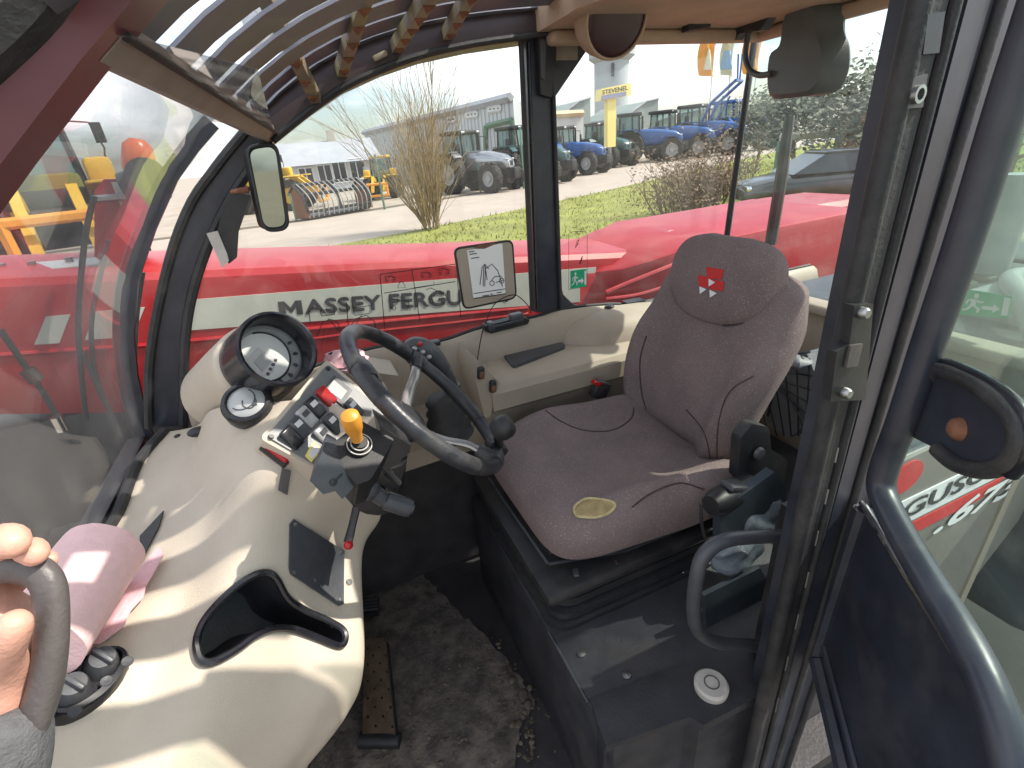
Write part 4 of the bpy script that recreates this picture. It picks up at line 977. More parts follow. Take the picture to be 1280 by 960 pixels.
for u, v in ((1079, 391), (1057, 491)): 
    c = DP(u, v, .332); b = MB(); b.lathe([(0, -.006), (.005, -.006), (.007, -.003), (.007, .004), (0, .004)], c, (0, 1, 0), 10); obj('bolt', b, 'steel', sk)
plate('striker_slot', ((1064, 432), (1079, 430), (1072, 458), (1058, 460)), .331, .004, 'grip', sk)
plate('latch_plate', ((1160, 18), (1182, 14), (1174, 66), (1154, 68)), .339, .006, 'frame_black', dpst)
lp = plate('latch_plate', ((1142, 98), (1160, 92), (1154, 134), (1134, 136)), .339, .006, 'dark_grey', dpst)
b = MB(); b.lathe([(.005, -.003), (.008, -.003), (.008, .002), (.005, .002)], DP(1147, 118, .337), (0, 1, 0), 14); obj('latch_ring', b, 'steel', lp)
b = MB()
for k in range(7):
    v = 560+k*52; u = 1178-(1178-948)*v/960+4; m_ = DP(u, v, .328); n_ = DP(u-4, v+18, .328); b.tube([m_, n_], .0012, 4)
obj('seal_glints', b, 'steel', dpst, smooth=False)  # bright dashes standing in for broken highlights along the seal
# quarter pane behind the door post
b = MB(); b.prism([(.66, .42, -.55), (1.36, .42, -.55), (1.37, .42, .25), (.72, .42, .25)], (0, .005, 0)); obj('quarter_window', b, 'glass_rear', t_cab, smooth=False)
b = MB(); b.box((1.36, .41, -.15), (.05, .05, .85)); obj('rear_post', b, 'frame_black', t_cab, smooth=False)
b = MB(); b.box((1.01, .425, -.565), (.72, .03, .03), bev=.006); obj('window_ledge', b, 'frame_black', t_cab)
b = MB(); b.box((1.0, .43, -.95), (.72, .03, .74)); obj('side_wall', b, 'black', t_cab, smooth=False)

# body panel behind the cab with its decals
t_body = thing('rear_body_panel', 'grey beige body panel with white stripe and large pale model number behind the door', 'panel', (1.2, .40, -1.2))
YP = .405
b = MB(); b.prism([(.72, YP, -.555), (1.75, YP, -.54), (1.75, YP, -.86), (1.5, YP, -.9), (1.34, YP, -1.13), (.72, YP, -1.16)], (0, .02, 0)); pnl = obj('panel_sheet', b, 'body_grey', t_body, smooth=False)
def PQ(u, v, d=.002): return oy(u, v, YP-d)
bs = MB(); q0 = PQ(1125, 629); q1 = PQ(1236, 577); q2 = PQ(1245, 592); q3 = PQ(1133, 654)
bs.prism([V((q0.x-.28, YP-.002, q0.z)), V((1.62, YP-.002, q0.z)), V((1.62, YP-.002, q3.z+.0)), V((q0.x-.28, YP-.002, q3.z))], (0, .003, 0)); obj('white_stripe', bs, 'white_print', pnl, smooth=False)
z0, z1 = PQ(1130, 648).z, PQ(1127, 631).z
bs = MB(); put_text(bs, 'FERGUSON', lambda s, t_: V((.765+.52*s, YP-.004, z0+(z1-z0)*t_)), .02, .0); obj('lettering', bs, 'letter', pnl, smooth=False)
za, zb_ = PQ(1136, 656).z, PQ(1140, 668).z
bs = MB(); bs.prism([V((.70, YP-.002, za)), V((1.30, YP-.002, za)), V((1.22, YP-.002, zb_)), V((.70, YP-.002, zb_))], (0, .003, 0)); obj('red_stripe', bs, 'red_cloth', pnl, smooth=False)
a_, c_ = PQ(1163, 673), PQ(1158, 660)
m0, m1 = PQ(1166, 672), PQ(1268, 612)
zl = PQ(1172, 666).z; zh_ = PQ(1163, 640).z
bs = MB(); put_text(bs, '.673', lambda s, t_: V((m0.x-.01+(1.385-m0.x)*s, YP-.004, zl+.004+(.062)*t_)), .03, .35); obj('lettering', bs, 'white_print', pnl, smooth=False)
c = PQ(1133, 597); bs = MB(); bs.prism([(c.x+.045*math.cos(k*.4), YP-.003, c.z+.035*math.sin(k*.4)) for k in range(16)], (0, .003, 0)); obj('red_emblem', bs, 'red_cloth', pnl, smooth=False)

# ================================================================== the half open door
HN = V((.81, -.5864, 0)); H0 = V((.63, .30, 0))
def DD(u, v, off=0): return op(u, v, H0-HN*off, HN)     # point on the door; off moves it towards the photographer
t_door = thing('cab_door', 'half open black door with thick tubular frame and dusty green tinted glass', 'door', (.6, .25, -.9))
ux = V((-.5864, -.81, 0))
def dl(s, z, off=0): return H0+ux*s+V((0, 0, z))-HN*off
pts = [DD(1080, 632), DD(1226, 868), DD(1290, 975), DD(1330, 1080)]
ztop_ = DD(1080, 632).z
sA = -.03
b = MB(); b.prism([dl(-.03, ztop_), dl(.75, ztop_), dl(.75, -1.05), dl(-.03, -.83)], HN*.025); pan = obj('lower_panel', b, 'frame_black', t_door, smooth=False)
b = MB(); b.tube([dl(-.035, ztop_+.005, .004), dl(.28, ztop_+.005, .004)], .005, 8); obj('bright_trim', b, 'chrome', t_door)
b = MB(); b.tube([dl(-.03, -.84, .004), dl(.75, -1.06, .004)], .014, 8); b.tube([dl(-.028, -.80, .002), dl(.75, -1.0, .002)], .006, 8); obj('panel_ridge', b, 'frame_black', t_door)
b = MB(); b.tube([dl(-.03, ztop_, .004), dl(-.04, -.84, .004)], .012, 8); obj('panel_edge', b, 'frame_black', t_door)
tp = [(1330, -80), (1262, 120), (1205, 300), (1160, 430), (1128, 525), (1107, 580), (1102, 612), (1120, 655), (1158, 722), (1206, 800), (1240, 872), (1262, 945), (1275, 1040)]
b = MB(); b.tube(cr([DD(u, v, .03) for u, v in tp], 5), .0155, 14); obj('frame_tube', b, 'frame_black', t_door)
b = MB(); b.prism([dl(-.01, ztop_+.02), dl(.75, ztop_+.02), dl(.75, .40), dl(-.01, .40)], HN*.005); obj('door_glass', b, 'glass_door', t_door, smooth=False)
# rounded latch plate on the glass, with its thick rim
rim = [(1140, 546), (1148, 500), (1160, 472), (1175, 462), (1215, 478), (1250, 503), (1270, 530), (1272, 560), (1255, 582), (1225, 588), (1195, 580), (1172, 562)]
RP = [DD(u, v, .02) for u, v in rim]
b = MB(); b.prism(RP, HN*.015); lt = obj('latch_cover', b, 'frame_black', t_door, smooth=False)
b = MB(); b.tube(cr([DD(u, v, .022) for u, v in rim[2:]], 5), .008, 10); obj('cover_rim', b, 'rubber', lt)
b = MB(); b.tube(cr([DD(u, v, .018) for u, v in ((1160, 466), (1180, 456), (1222, 472), (1262, 500), (1282, 530), (1284, 565), (1262, 592))], 5), .007, 10); obj('cover_rim', b, 'black_gloss', lt)
c = DD(1196, 536, .022); b = MB(); b.lathe([(0, -.006), (.006, -.006), (.010, -.003), (.012, .002), (0, .002)], c, HN, 14); obj('bolt', b, 'rust', lt)
# ================================================================== dashboard
t_dash = thing('dashboard', 'cream moulded dashboard sweeping from the instrument pod down to the cab door', 'dashboard', (-.2, .9, -1.3))
GRID = [
 [(209, 540, -.565), (176, 580, -.585), (148, 648, -.60), (96, 715, -.605), (20, 800, -.61), (-70, 900, -.615), (-170, 1020, -.62)],
 [(246, 532, -.545), (226, 590, -.578), (206, 660, -.602), (162, 762, -.618), (108, 862, -.63), (36, 945, -.645), (-60, 1060, -.66)],
 [(266, 512, -.455), (256, 572, -.515), (252, 650, -.580), (228, 745, -.630), (188, 855, -.668), (130, 970, -.705), (60, 1090, -.74)],
 [(322, 505, -.412), (316, 580, -.475), (308, 650, -.552), (290, 740, -.628), (268, 845, -.692), (236, 960, -.752), (196, 1090, -.81)],
 [(398, 500, -.418), (390, 570, -.490), (382, 642, -.590), (366, 738, -.690), (358, 832, -.762), (334, 935, -.842), (290, 1070, -.91)],
 [(452, 520, -.44), (446, 588, -.54), (436, 646, -.660), (420, 708, -.745), (420, 835, -.818), (396, 912, -.895), (340, 1000, -.96)],
 [(488, 522, -.455), (482, 594, -.585), (476, 645, -.705), (453, 694, -.785), (455, 828, -.872), (434, 893, -.935), (378, 965, -.985)],
]
G3 = [[oz(*p) for p in col] for col in GRID]
last = [p+V((-.075, .05, -.09)) for p in G3[-1]]; last2 = [p+V((-.17, .12, -.33)) for p in G3[-1]]
G3 += [last, last2]
# spline across columns then along them
NA, NB = 14, 18
cols = [cr(c, NB) for c in G3]; n_v = len(cols[0])
rows = [cr([c[i] for c in cols], NA) for i in range(n_v)]
b = MB(); vv = [[b.b.verts.new(p) for p in r] for r in rows]; fl = []
for i in range(n_v-1):
    for j in range(len(rows[0])-1): fl.append(b.face([vv[i][j], vv[i][j+1], vv[i+1][j+1], vv[i+1][j]]))
# opening for the storage tray: drop the faces seen inside its outline
def inside(u, v, poly):
    c = False; k = len(poly)
    for i in range(k):
        (x0, y0), (x1, y1) = poly[i], poly[i-1]
        if (y0 > v) != (y1 > v) and u < (x1-x0)*(v-y0)/(y1-y0)+x0: c = not c
    return c
def topx(p): d = p.dot(FWD); return 640+FPX*p.dot(CR)/d, 480-FPX*p.dot(CU)/d
TRAY = [(247, 805), (256, 778), (280, 748), (305, 726), (328, 716), (343, 722), (358, 748), (380, 764), (410, 778), (428, 790), (429, 804), (420, 808), (395, 798), (365, 787), (340, 786), (318, 795), (295, 812), (268, 827), (252, 826)]
b.b.normal_update(); me_full = b.b.copy()
kill = [f for f in fl if f and inside(*topx(f.calc_center_median()), TRAY)]
bmesh.ops.delete(b.b, geom=kill, context='FACES')
for f in b.b.faces: pass
dash_t = BVHTree.FromBMesh(me_full)
me_full.free()
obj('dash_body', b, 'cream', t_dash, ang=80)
def dh(u, v):
    h = dash_t.ray_cast(V((0, 0, 0)), ray(u, v).normalized())
    n = h[1]
    if n is not None and n.dot(ray(u, v)) > 0: n = -n
    return h[0], n
# tray: rim following the surface, bowl sinking into the body
def dpt(u, v, off=0.0):
    p, n = dh(u, v)
    if p is None: p, n = oz(u, v, -.8), V((0, 0, 1))
    return p+n*off
tpx = cr([V((u, v, 0)) for u, v in TRAY], 4, True)
rim = [dpt(p.x, p.y, .004) for p in tpx]
cen = sum(rim, V((0, 0, 0)))/len(rim); nd = dh(320, 775)[1]
def shrink(f, d): return [cen+(p-cen)*f-nd*d for p in rim]
b = MB(); b.tube(rim, .0065, 8, closed=True); tr_ = obj('storage_tray', b, 'black_gloss', t_dash)
rim_in = [dpt(p.x, p.y, .001) for p in tpx]
b = MB(); L0 = rim_in; L1 = [p-nd*.05 for p in rim_in]; L2 = [cen+(p-cen)*.94-nd*.105 for p in rim_in]; L3 = [cen+(p-cen)*.8-nd*.115 for p in rim_in]
b.loft([L0, L1, L2, L3], cap=False); b.face([b.b.verts.new(p) for p in L3]); obj('tray_bowl', b, 'bellows', tr_, ang=60)
# screwed cover plate
def plate_on(name, px, m, parent, off=.001, th=.004, ang=30, label=None, rnd=0):
    m_ = MB(); m_.poly([(u, v, 0) for u, v in px]); bmesh.ops.triangulate(m_.b, faces=m_.b.faces[:]); bmesh.ops.subdivide_edges(m_.b, edges=m_.b.edges[:], cuts=11, use_grid_fill=True)
    for q in m_.b.verts: q.co = dpt(q.co.x, q.co.y, off+th+.001)
    bmesh.ops.recalc_face_normals(m_.b, faces=m_.b.faces); 
    if m_.b.faces[:][0].normal.dot(dh(*[sum(p[i] for p in px)/len(px) for i in (0, 1)])[1]) < 0: bmesh.ops.reverse_faces(m_.b, faces=m_.b.faces[:])
    bmesh.ops.solidify(m_.b, geom=m_.b.faces[:], thickness=th); return obj(name, m_, m, parent, ang=ang, label=label)
cp = plate_on('cover_plate', ((366, 649), (428, 688), (428, 756), (422, 758), (362, 718), (360, 710), (361, 655)), 'panel_dark' if 'panel_dark' in MATS else 'dark_grey', t_dash)
for u, v in ((367, 655), (365, 715), (423, 752), (424, 690)):
    p, n = dh(u, v); b = MB(); b.lathe([(0, 0), (.0045, 0), (.004, .003), (0, .0035)], p+n*.005, n, 8); obj('screw', b, 'steel', cp)
p, n = dh(436, 728); b = MB(); b.lathe([(0, 0), (.007, 0), (.006, .003), (0, .0032)], p+n*.001, n, 12); obj('screw', b, 'steel', t_dash)
plate_on('slot_cover', ((176, 672), (206, 640), (200, 660), (176, 706)), 'black', t_dash, .001, .003)
plate_on('slot_cover', ((352, 585), (363, 588), (358, 618), (347, 612)), 'grip', t_dash, .001, .003)
# base bung by the post and its screw
p, n = dh(249, 540); b = MB(); b.ball(p+n*.003, .022, (1, .7, .5)); obj('corner_bung', b, 'black', t_dash)
p, n = dh(222, 545) ; b = MB(); b.ball(p, .008, (1, 1, .5)); obj('screw', b, 'black', t_dash)
# edge seal against the windscreen
b = MB(); b.tube([p+V((-.004, 0, .004)) for p in cols[0]], .012, 8); obj('edge_seal', b, 'rubber', t_dash)

# round vent in the face of the dash
def disc_frame(u, v):
    p, n = dh(u, v); return p, n
pv, nv = disc_frame(310, 506)
view = -pv.normalized(); nv = (nv*.6+view*.45+V((0.25, 0, .2))).normalized()
ctr = pv-pv.normalized()*.03+nv*.004
b = MB(); b.lathe([(.0, -.02), (.045, -.02), (.046, .004), (.043, .012), (.036, .014), (.033, .006), (0, .004)], ctr, nv, 36); vent = obj('air_vent', b, 'black_gloss', t_dash)
b = MB(); b.lathe([(0, .0), (.033, .0), (.033, .009), (.024, .0135), (0, .015)], ctr, nv, 36); vf = obj('vent_flap', b, 'silver', vent)
fm = frame_of(nv)
def on_disc(x, y, h): return ctr+fm @ V((x, y, h))
b = MB(); b.tube([on_disc(.023*math.cos(a)-.006, .023*math.sin(a)+.004, .0146) for a in [-2.4+k*.3 for k in range(12)]], .0012, 5); b.tube([on_disc(.012*math.cos(a)+.006, .014*math.sin(a)-.006, .0150) for a in [-3.6+k*.3 for k in range(14)]], .0011, 5); obj('flap_line', b, 'dark_grey', vent)
b = MB(); b.prism([on_disc(.010, -.016, .0150), on_disc(.019, -.016, .0145), on_disc(.0145, -.008, .0152)], nv*.0015); obj('flap_mark', b, 'dark_grey', vent, smooth=False)

# instrument pod: hooded tube with the display at its foot
tip = oy(348, 436, 1.0)                       # centre of the hood's mouth
axp = (V((0.52, -.62, .60))).normalized()
axp = (-tip.normalized()*.80+V((.62, 0.0, .34))*.62).normalized()
RPOD = .076
b = MB(); b.lathe([(RPOD*.86, .0), (RPOD*.93, .004), (RPOD, .0), (RPOD*1.01, -.03), (RPOD*1.03, -.14), (RPOD*.9, -.145), (RPOD*.86, -.05)], tip, axp, 44); pod = obj('instrument_hood', b, 'black_gloss', t_dash)
b = MB(); b.lathe([(0, -.072), (RPOD*.88, -.072), (RPOD*.88, -.058), (RPOD*.80, -.055), (RPOD*.78, -.060), (0, -.060)], tip, axp, 44); ins = obj('instrument_face', b, 'lcd_dark', t_dash)
fp_ = frame_of(axp)
def on_pod(x, y, h): return tip+fp_ @ V((x, y, h))
# turn the face so that it reads along the dash
def pr(x, y, h, a=R(26)): return on_pod(x*math.cos(a)-y*math.sin(a), x*math.sin(a)+y*math.cos(a), h)
def arc(r, a0, a1, k=16): return [(r*math.cos(a0+(a1-a0)*i/k), r*math.sin(a0+(a1-a0)*i/k)) for i in range(k+1)]
b = MB(); pl_ = arc(.050, R(205), R(20), 18)
b.prism([pr(x-.006, y+.006, -.0595) for x, y in arc(.050, 0, 6.1, 30)], axp*.002); obj('display_surround', b, 'lcd', ins, smooth=False)
b = MB(); b.prism([pr(x, y, -.0572) for x, y in ((-.046, -.014), (-.036, .026), (.002, .026), (.006, -.014), (-.02, -.026))], axp*.0015); obj('bezel', b, 'silver', ins, smooth=False)
b = MB(); b.prism([pr(x, y, -.0555) for x, y in ((-.034, -.010), (-.028, .014), (-.004, .014), (-.004, -.010))], axp*.0012); obj('screen', b, 'lcd_dark', ins, smooth=False)
for k in range(4): b = MB(); b.lathe([(0, 0), (.0038, 0), (.0034, .002), (0, .0024)], pr(-.030+.011*k, -.020+.002*k, -.0565), axp, 10); obj('button', b, 'dark_grey', ins)
for k in range(5):
    a_ = R(-118+26*k); b = MB(); b.tube([pr(.055*math.cos(a_+d)+.0, .055*math.sin(a_+d), -.0585+.0) for d in (-.06, 0, .06)], .003, 5); b.tube([pr(.050*math.cos(a_), .050*math.sin(a_), -.0585), pr(.060*math.cos(a_), .060*math.sin(a_), -.0585)], .0022, 5); obj('warning_symbol', b, 'dark_grey', ins)
b = MB(); b.tube([pr(x-.006, y+.006, -.0578) for x, y in arc(.051, R(-150), R(60), 20)], .0022, 6); obj('dial_ring', b, 'black', ins)
# cream shoulder that carries the pod
b = MB(); ax0 = tip-axp*.10; b.lathe([(RPOD*1.02, .0), (RPOD*1.10, -.006), (RPOD*1.12, -.03), (RPOD*1.14, -.12), (RPOD*1.15, -.30), (0, -.30)], ax0, axp, 40); obj('pod_shoulder', b, 'cream', t_dash, ang=50)

# switch panel
SWP = [(409, 456), (484, 519), (396, 583), (333, 546)]
# lay the panel on its own plane just above the dash
pn = [dpt(u, v, .0) for u, v in SWP]
cpn = dpt(405, 525)
npn = (-cpn.normalized()*.75+V((.55, -.05, .55))).normalized(); cpn = cpn+npn*.004
def SP(u, v, h=0.0): return op(u, v, cpn+npn*h, npn)
def rounded_px(poly, r=7, k=4):
    out = []; n = len(poly)
    for i in range(n):
        p, a, c = V((*poly[i], 0)), V((*poly[i-1], 0)), V((*poly[(i+1) % n], 0)); d0, d1 = (a-p).normalized(), (c-p).normalized()
        s, e = p+d0*r, p+d1*r
        for j in range(k+1): t = j/k; q = s*(1-t)**2+p*2*t*(1-t)+e*t*t; out.append((q.x, q.y))
    return out
b = MB(); b.prism([SP(u, v) for u, v in rounded_px([(408, 449), (493, 519), (402, 590), (324, 548)], 9)], -npn*.05); obj('panel_surround', b, 'cream', t_dash, ang=30)
b = MB(); b.prism([SP(u, v, .001) for u, v in rounded_px(SWP, 5)], npn*.003); spn = obj('switch_panel', b, 'panel_grey', t_dash, ang=30)
def sw(u, v, m, name='rocker_switch', w_=.013, l_=.021, h=.010, tilt=.25, lens=None):
    c = SP(u, v, .004); ex = (SP(430, 500)-SP(400, 476)).normalized(); ey = npn.cross(ex)
    M3 = Matrix((ex, ey, npn)).transposed() @ Matrix.Rotation(tilt, 3, 'Y')
    m_ = MB(); m_.box(c+npn*h*.5, (l_*2, w_*2, h), M3, bev=.004, seg=3); o = obj(name, m_, m, spn)
    if lens:
        m_ = MB(); m_.box(c+npn*(h+.0015)+M3 @ V((-.006, 0, 0)), (.010, w_*1.1, .002), M3); obj('switch_symbol', m_, lens, o, smooth=False)
    return o
for (u, v, m, l_) in ((407, 497, 'red_plastic', None), (393, 511, 'black_gloss', 'white_print'), (383, 523, 'silver', 'dark_grey'), (374, 536, 'dark_grey', 'white_print'), (364, 549, 'black_gloss', None), (416, 531, 'dark_grey', 'white_print'), (405, 546, 'silver', 'dark_grey'), (441, 512, 'dark_grey', 'white_print')):
    sw(u, v, m, lens=l_)
b = MB(); b.prism([SP(u, v, .004) for u, v in ((417, 470), (440, 489), (427, 508), (404, 489))], npn*.004); ck = obj('clock_module', b, 'dark_grey', spn, smooth=False)
b = MB(); b.prism([SP(u, v, .008) for u, v in ((417, 475), (434, 489), (426, 500), (409, 487))], npn*.001); obj('clock_screen', b, 'lcd_dark', ck, smooth=False)
b = MB(); put_text(b, '88', lambda s, t_: quadmap(SP(412, 489, .0095), SP(421, 496, .0095), SP(425, 490, .0095), SP(416, 483, .0095))(s, t_)); obj('clock_digits', b, 'lcd', ck, smooth=False)
b = MB(); b.prism([SP(u, v, .005) for u, v in ((392, 551), (402, 563), (389, 578), (381, 570))], npn*.0012); yl = obj('warning_label', b, 'yellow_label', spn, smooth=False)
b = MB(); b.prism([SP(u, v, .0063) for u, v in ((393, 556), (400, 563), (391, 573), (386, 568))], npn*.0006); obj('label_print', b, 'white_print', yl, smooth=False)
for u, v in ((410, 461), (339, 546)): b = MB(); b.lathe([(0, 0), (.005, 0), (.004, .003), (0, .003)], SP(u, v, .004), npn, 10); obj('screw', b, 'black', spn)
# red hazard switch on the dash below the panel
p, n = dh(344, 569); ex = (dpt(354, 577)-dpt(334, 562)).normalized(); ey = n.cross(ex).normalized(); n = npn; ex = (SP(430, 500)-SP(400, 476)).normalized(); ey = n.cross(ex); M3 = Matrix((ex, ey, n)).transposed()
b = MB(); b.box(p+n*.008, (.056, .025, .014), M3, bev=.003); hz = obj('hazard_switch', b, 'black', t_dash)
b = MB(); b.box(p+n*.014, (.050, .019, .012), M3, bev=.004, seg=3); obj('red_button', b, 'red_plastic', hz)
# crumpled pink rag behind the dash
b = MB(); rng = random.Random(4)
b.ball(oy(432, 452, 1.12), .032, (1.5, .7, .8), None, 20, 14)
for v_ in b.b.verts: v_.co += V((rng.gauss(0, .003), rng.gauss(0, .003), rng.gauss(0, .003)))+V(noise.noise_vector(v_.co*45))*.012
tag(obj('pink_rag', b, 'pink_dark', ang=30), 'crumpled pink rag tucked behind the dashboard by the steering wheel', 'rag')
# two knob heater control by the roll of paper
pk, nk = dh(112, 852); pk = pk-pk.normalized()*.012
nk = (nk*.5-pk.normalized()*.25+V((.45, -.1, .5))).normalized()
ex = (op(152, 818, pk, nk)-op(72, 892, pk, nk)).normalized(); ey = nk.cross(ex)
def KP(a, c, h): return pk+ex*a+ey*c+nk*h
hl_len = (op(158, 815, pk, nk)-op(62, 895, pk, nk)).length/2
def oval(sx, sy, h, k=28): return [KP(sx*math.cos(a), sy*math.sin(a), h) for a in [2*math.pi*i/k for i in range(k)]]
b = MB(); b.loft([oval(hl_len, .034, -.03), oval(hl_len, .034, .006), oval(hl_len*.95, .030, .012), oval(hl_len*.86, .022, .013), oval(hl_len*.82, .019, .004)]); hc_ = obj('heater_panel', b, 'black_gloss', t_dash)
for s in (-.42, .38):
    c = KP(hl_len*s, .004, .004); b = MB(); b.lathe([(.0, 0), (.021, 0), (.018, .018), (.015, .026), (0, .027)], c, nk, 20); b.box(c+nk*.028, (.008, .034, .012), Matrix((ex, ey, nk)).transposed(), bev=.003); obj('heater_knob', b, 'dark_grey', hc_)
for s in (-.75, .1, .72): b = MB(); b.lathe([(0, 0), (.008, 0), (.007, .002), (0, .0015)], KP(hl_len*s, -.020, .0115), nk, 12); obj('heater_symbol', b, 'grey_plastic', hc_)

# ================================================================== paper roll and torn sheet on the dash
pa, pb = dpt(148, 680), dpt(72, 812)
c0, c1 = oz(128, 690, -.53), oz(40, 812, -.535)
ax = (c1-c0).normalized(); RR_ = .059
t = thing('paper_roll', 'thick pink paper wiping roll lying on the dashboard', 'paper roll', (c0+c1)/2-V((0, 0, RR_)))
def rollring(c, r): 
    u = V((0, 0, 1)); u = (u-ax*u.dot(ax)).normalized(); s = ax.cross(u); return [c+(u*math.cos(2*math.pi*j/36)+s*math.sin(2*math.pi*j/36))*r*(1+.012*math.sin(j*1.3)) for j in range(36)]
b = MB(); b.loft([rollring(c0, RR_*.97)]+[rollring(c0.lerp(c1, k/5), RR_) for k in range(6)]+[rollring(c1, RR_*.97)]); obj('roll', b, 'pink_paper', t, ang=50)
b = MB(); b.loft([rollring(c0-ax*.002, RR_*.35), rollring(c0-ax*.001, RR_*.35)]); obj('core', b, 'roof_bar', t)
b = MB(); lay = []
for k in range(9):
    s = k/8; p0 = V((182+25*s-2, 712-20*s, 0)); 
ts = [(204, 688), (209, 700), (196, 722), (186, 738), (182, 752), (166, 770), (158, 788), (146, 798), (128, 812), (120, 812), (150, 765), (176, 720)]
P_ = [dpt(u, v, .012) for u, v in ts]; rng = random.Random(2)
b.prism(P_, V((0, .0, .002))); obj('torn_sheet', b, 'pink_dark', t, smooth=False)

# ================================================================== steering wheel and column
WC = V((.155, .882, -.436)); WN = V((.752, -.125, .648)).normalized()
t_st = thing('steering_wheel', 'dark grey worn steering wheel with spinner knob on a black column', 'steering wheel', WC-WN*.3)
wa = WN.cross(V((0, 1, 0))).normalized(); wb = WN.cross(wa)
def WP(a, r=.19, h=0): return WC+(wa*math.cos(a)+wb*math.sin(a))*r+WN*h
b = MB(); n = 72; b.tube([WP(2*math.pi*i/n) for i in range(n)], [.0148+(.001 if (i//6) % 2 else 0) for i in range(n)], 14, closed=True); rimo = obj('rim', b, 'wheel_rim', t_st, ang=60)
def ang_of(u, v):
    best = min(range(360), key=lambda d: (topx(WP(R(d)))[0]-u)**2+(topx(WP(R(d)))[1]-v)**2); return R(best)
for (u, v) in ((455, 455), (478, 497), (595, 578), (470, 416), (598, 528)):
    a = ang_of(u, v); b = MB(); b.tube([WP(a-.012), WP(a+.012)], .0160, 14); obj('rim_seam', b, 'black', rimo)
for (u, v) in ((522, 448),):
    a = ang_of(u, v)
a_sp = ang_of(522, 447)
for k in range(3):
    a = a_sp+k*2*math.pi/3
    b = MB(); b.tube(cr([WP(a, .182, -.003), WP(a, .13, -.010), WP(a, .075, -.045), WP(a, .03, -.062)], 4), [.013]*8+[.015]*5, 10, flat=.55, up=WN); sp1 = obj('spoke', b, 'spoke', t_st)
    b = MB(); b.tube([WP(a-.10, .186, .0), WP(a, .186, .003), WP(a+.10, .186, .0)], .0185, 12); b.tube([WP(a, .186, .002), WP(a, .145, -.007)], [.019, .013], 10); obj('spoke_root', b, 'wheel_rim', sp1)
b = MB(); b.lathe([(0, -.045), (.034, -.047), (.040, -.055), (.042, -.085), (.0, -.085)], WC, WN, 24); obj('hub', b, 'black', t_st)
# column
colb = WC-WN*.30
b = MB(); b.tube([WC-WN*.08, WC-WN*.16, oy(478, 572, .88), oy(470, 620, .90)], [.034, .038, .05, .055], 16); obj('column', b, 'black', t_st)
b = MB(); b.tube(cr([oy(492, 505, .9), oy(500, 545, .87), oy(475, 600, .86)], 4), .02, 8); obj('column_loom', b, 'rubber', t_st)
a = ang_of(624, 560)
b = MB(); kc = oy(628, 535, .78); b.tube([WP(a, .19, .0), WP(a, .19, .012), kc-WN*.012], .010, 10); b.lathe([(0, -.02), (.019, -.018), (.025, -.004), (.025, .010), (.019, .020), (0, .023)], kc, (WN+V((.3, -.25, 0))).normalized(), 20); obj('spinner_knob', b, 'black', t_st)
b = MB(); b.box(WP(a, .188, .006), (.05, .03, .02), Matrix.Rotation(.7, 3, 'Y'), bev=.006); obj('spinner_clamp', b, 'black', t_st)
# shuttle box left of the column with its orange lever
YB_ = .74
bx = [(440, 535), (472, 531), (514, 558), (500, 574), (462, 600), (425, 565)]
def CB(u, v, y=YB_): return oy(u, v, y)
# build the box from a front plane and extrude towards the column
f0 = oy(452, 565, .72); nb_ = (-f0.normalized()*.55+V((.25, -.15, .75))).normalized()
def BX(u, v, h=0): return op(u, v, f0+nb_*h, nb_)
b = MB(); b.prism([BX(u, v) for u, v in rounded_px([(418, 552), (452, 526), (493, 549), (463, 600), (446, 606), (414, 570)], 4)], -nb_*.075); shb = obj('shuttle_box', b, 'black', t_st, ang=30)
b = MB(); b.prism([oy(u, v, .745) for u, v in ((474, 532), (514, 557), (512, 566), (470, 600), (458, 604), (480, 560))], (.0, .09, -.01)); obj('box_side', b, 'black', shb, ang=30)
b = MB(); b.prism([op(u, v, f0-nb_*.0+V((0, -.02, -.02)), (nb_+V((.3, -.8, -.3))).normalized()) for u, v in ((402, 566), (413, 572), (447, 604), (428, 624), (419, 614), (404, 618), (387, 601))], V((.012, .05, .004))); fp2 = obj('box_flap', b, 'dark_grey', shb, ang=30)
q = lambda u, v: op(u, v, f0+V((0, -.0225, -.02)), (nb_+V((.3, -.8, -.3))).normalized())
b = MB(); b.tube([q(428, 592), q(421, 600), q(417, 606)], .0012, 5); b.tube([q(417+4*math.cos(k*.7), 603+4*math.sin(k*.7)) for k in range(10)], .0012, 5); obj('flap_mark', b, 'black', fp2)
cb_ = BX(449, 557, .002)
b = MB(); b.lathe([(.0, 0), (.021, 0), (.021, .004), (.018, .004), (.018, .002), (.015, .002), (.015, .007), (.011, .007), (.011, .011), (.006, .011), (0, .011)], cb_, nb_, 26); lb_ = obj('lever_boot', b, 'black', shb, ang=30)
for r in (.0195, .0135): b = MB(); b.lathe([(r-.0008, 0), (r+.0008, 0), (r+.0008, .0016), (r-.0008, .0016)], cb_+nb_*(.004 if r > .015 else .007), nb_, 26); obj('boot_ring', b, 'cap_white', lb_)
tipo = op(437, 524, cb_+nb_*.06, -cb_.normalized())
dirl = (tipo-cb_).normalized()
b = MB(); b.tube([cb_, cb_+dirl*.022], .005, 8); lv = obj('lever', b, 'cap_white', shb)
L_ = (op(437, 519, cb_+nb_*.07, -cb_.normalized())-cb_); ll = L_.length; ld_ = L_.normalized()
b = MB(); b.lathe([(0, ll*.22), (.0095, ll*.23), (.0105, ll*.45), (.0145, ll*.62), (.0155, ll*.85), (.0135, ll*1.0), (.007, ll*1.07), (0, ll*1.08)], cb_, ld_, 20); obj('orange_knob', b, 'orange', lv)
